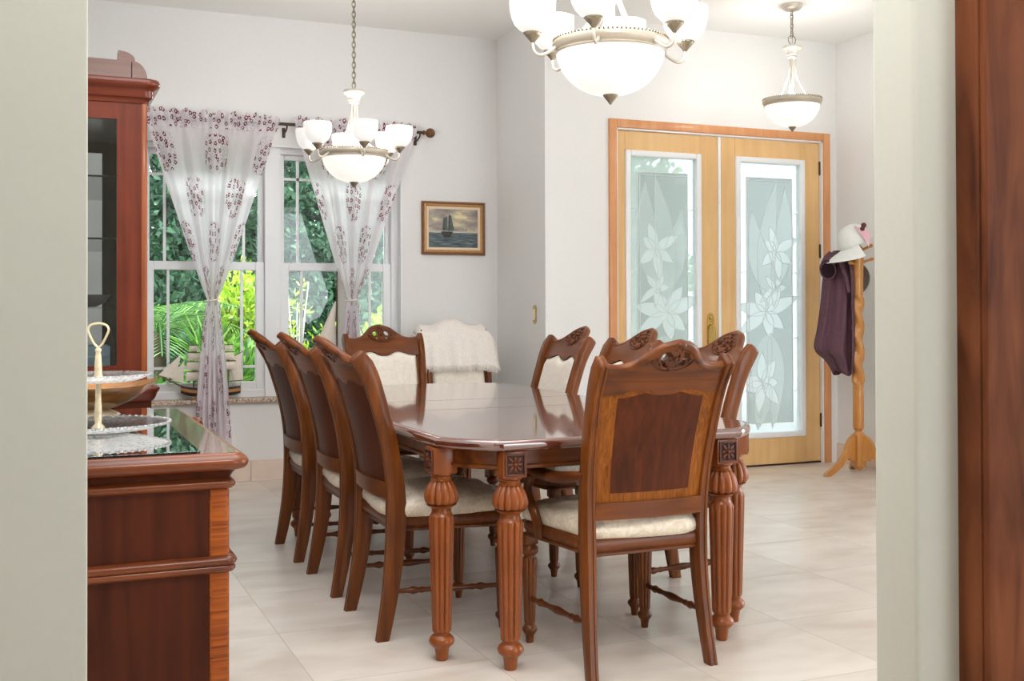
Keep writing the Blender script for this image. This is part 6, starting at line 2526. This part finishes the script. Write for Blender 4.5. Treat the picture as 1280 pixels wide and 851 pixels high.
def palm(label, x, y, z, nf, L, seed, a0=0, a1=360):
    rnd = random.Random(seed)
    root = thing('garden_palm', label, 'palm', (x, y, -0.12))
    bm = bmesh.new()
    lathe(bm, [(0.09, 0), (0.08, z * 0.5), (0.07, z), (0.03, z + 0.12)], 12)
    fin('trunk', bm, M['bark'], root, smooth=50)
    vs, fs = [], []
    stem = bmesh.new()
    for k in range(nf):
        a = R(a0 + (a1 - a0) * (k + 0.5) / nf + rnd.uniform(-8, 8))
        lift = rnd.uniform(0.5, 1.25)
        LL = L * rnd.uniform(0.8, 1.15)
        pts = []
        n = 30
        for i in range(n + 1):
            t_ = i / n
            rr_ = LL * t_ * math.cos(lift * (1 - 0.75 * t_))
            zz = LL * (math.sin(lift) * t_ - 0.62 * t_ * t_)
            pts.append(Vector((rr_ * math.cos(a), rr_ * math.sin(a), z + 0.08 + zz)))
        tube(stem, pts[::3], 0.007, 5)
        for i in range(3, n):
            t_ = i / n
            tan = (pts[i + 1] - pts[i - 1]).normalized()
            side = tan.cross(Vector((0, 0, 1))).normalized()
            ll = LL * 0.42 * math.sin(PI * (0.12 + 0.86 * t_)) ** 0.7
            for s in (-1, 1):
                d = (side * s * 0.85 + tan * 0.6 + Vector((0, 0, -0.18))).normalized()
                w = tan * 0.011
                p = pts[i]
                q = len(vs)
                vs += [tuple(p - w), tuple(p + d * ll * 0.5 - w * 0.9 + Vector((0, 0, 0.01))), tuple(p + d * ll + Vector((0, 0, -0.05 * ll))), tuple(p + d * ll * 0.5 + w * 0.9 + Vector((0, 0, 0.01)))]
                fs.append((q, q + 1, q + 2, q + 3))
    fin('frond_stems', stem, M['leaf_palm'], root, smooth=60)
    mesh_from('fronds', vs, fs, M['leaf_palm'], root)


palm('feathery green palm outside the left window beside the cabinet', 1.02, 10.7, 1.0, 16, 1.15, 31)
palm('second feathery palm close to the glass at the left edge of the window', 0.55, 9.4, 0.35, 13, 1.0, 32)


def sword_plant(label, x, y, z, n, L, mat, seed, spread=1.2):
    rnd = random.Random(seed)
    root = thing('sword_leaf_plant', label, 'plant', (x, y, -0.12))
    bm = bmesh.new()
    lathe(bm, [(0.05, 0), (0.05, z), (0.03, z + 0.05)], 10)
    fin('stem', bm, M['bark'], root, smooth=50)
    bm = bmesh.new()
    for k in range(n):
        a = k * 2.4
        e = R(88) - spread * math.sqrt((k + 0.5) / n)
        d = Vector((math.cos(a) * math.cos(e), math.sin(a) * math.cos(e), math.sin(e)))
        s = d.cross(Vector((0, 0, 1))).normalized()
        p = Vector((0, 0, z))
        LL = L * rnd.uniform(0.8, 1.1)
        w = 0.022
        v = [bm.verts.new(q) for q in (p - s * w * 0.6, p + s * w * 0.6, p + d * LL * 0.5 + s * w, p + d * LL + Vector((0, 0, -0.03)), p + d * LL * 0.5 - s * w)]
        bm.faces.new(v)
    fin('leaves', bm, mat, root, smooth=0, recalc=False)


sword_plant('blue green yucca with sword leaves in the right window beside the curtain', 3.0, 9.45, 0.72, 46, 0.62, M['leaf_yucca'], 41)
sword_plant('bright green sword leaved plant at the centre of the left window', 1.36, 9.9, 0.85, 34, 0.55, M['leaf_mid'], 42, 1.0)
sword_plant('broad leaved green plant beside the model ship bowsprit', 1.02, 9.15, 0.25, 26, 0.52, M['leaf_mid'], 43, 1.2)

# bare pale branches with a few lime leaf tufts in the right window
br = thing('branching_plant', 'pale bare branched plant with lime tufts left in the right window', 'plant', (1.945, 9.05, -0.12))
bm = bmesh.new()
rnd = random.Random(51)
tips = []
for k in range(9):
    a = rnd.uniform(0, 6.28)
    e = rnd.uniform(0.04, 0.20)
    h = rnd.uniform(1.05, 1.55)
    p1 = Vector((e * 0.3 * math.cos(a), e * 0.3 * math.sin(a), h * 0.55))
    p2 = Vector((e * math.cos(a), e * math.sin(a), h))
    tube(bm, smoothpath([(0, 0, 0), p1, p2], 5), [0.011] * 5 + [0.006] * 6, 6)
    tips.append(p2)
fin('branches', bm, M['palebark'], br, smooth=60)
vs, fs = leaf_cloud(rnd, [(t_.x, t_.y, t_.z, 0.06, 0.06, 0.07) for t_ in tips[::3]] + [(0.03, -0.02, 1.50, 0.04, 0.04, 0.10)], 64, 0.055, 0.4, up=0.6, shell=0.2)
mesh_from('leaf_tufts', vs, fs, M['leaf_lime'], br)
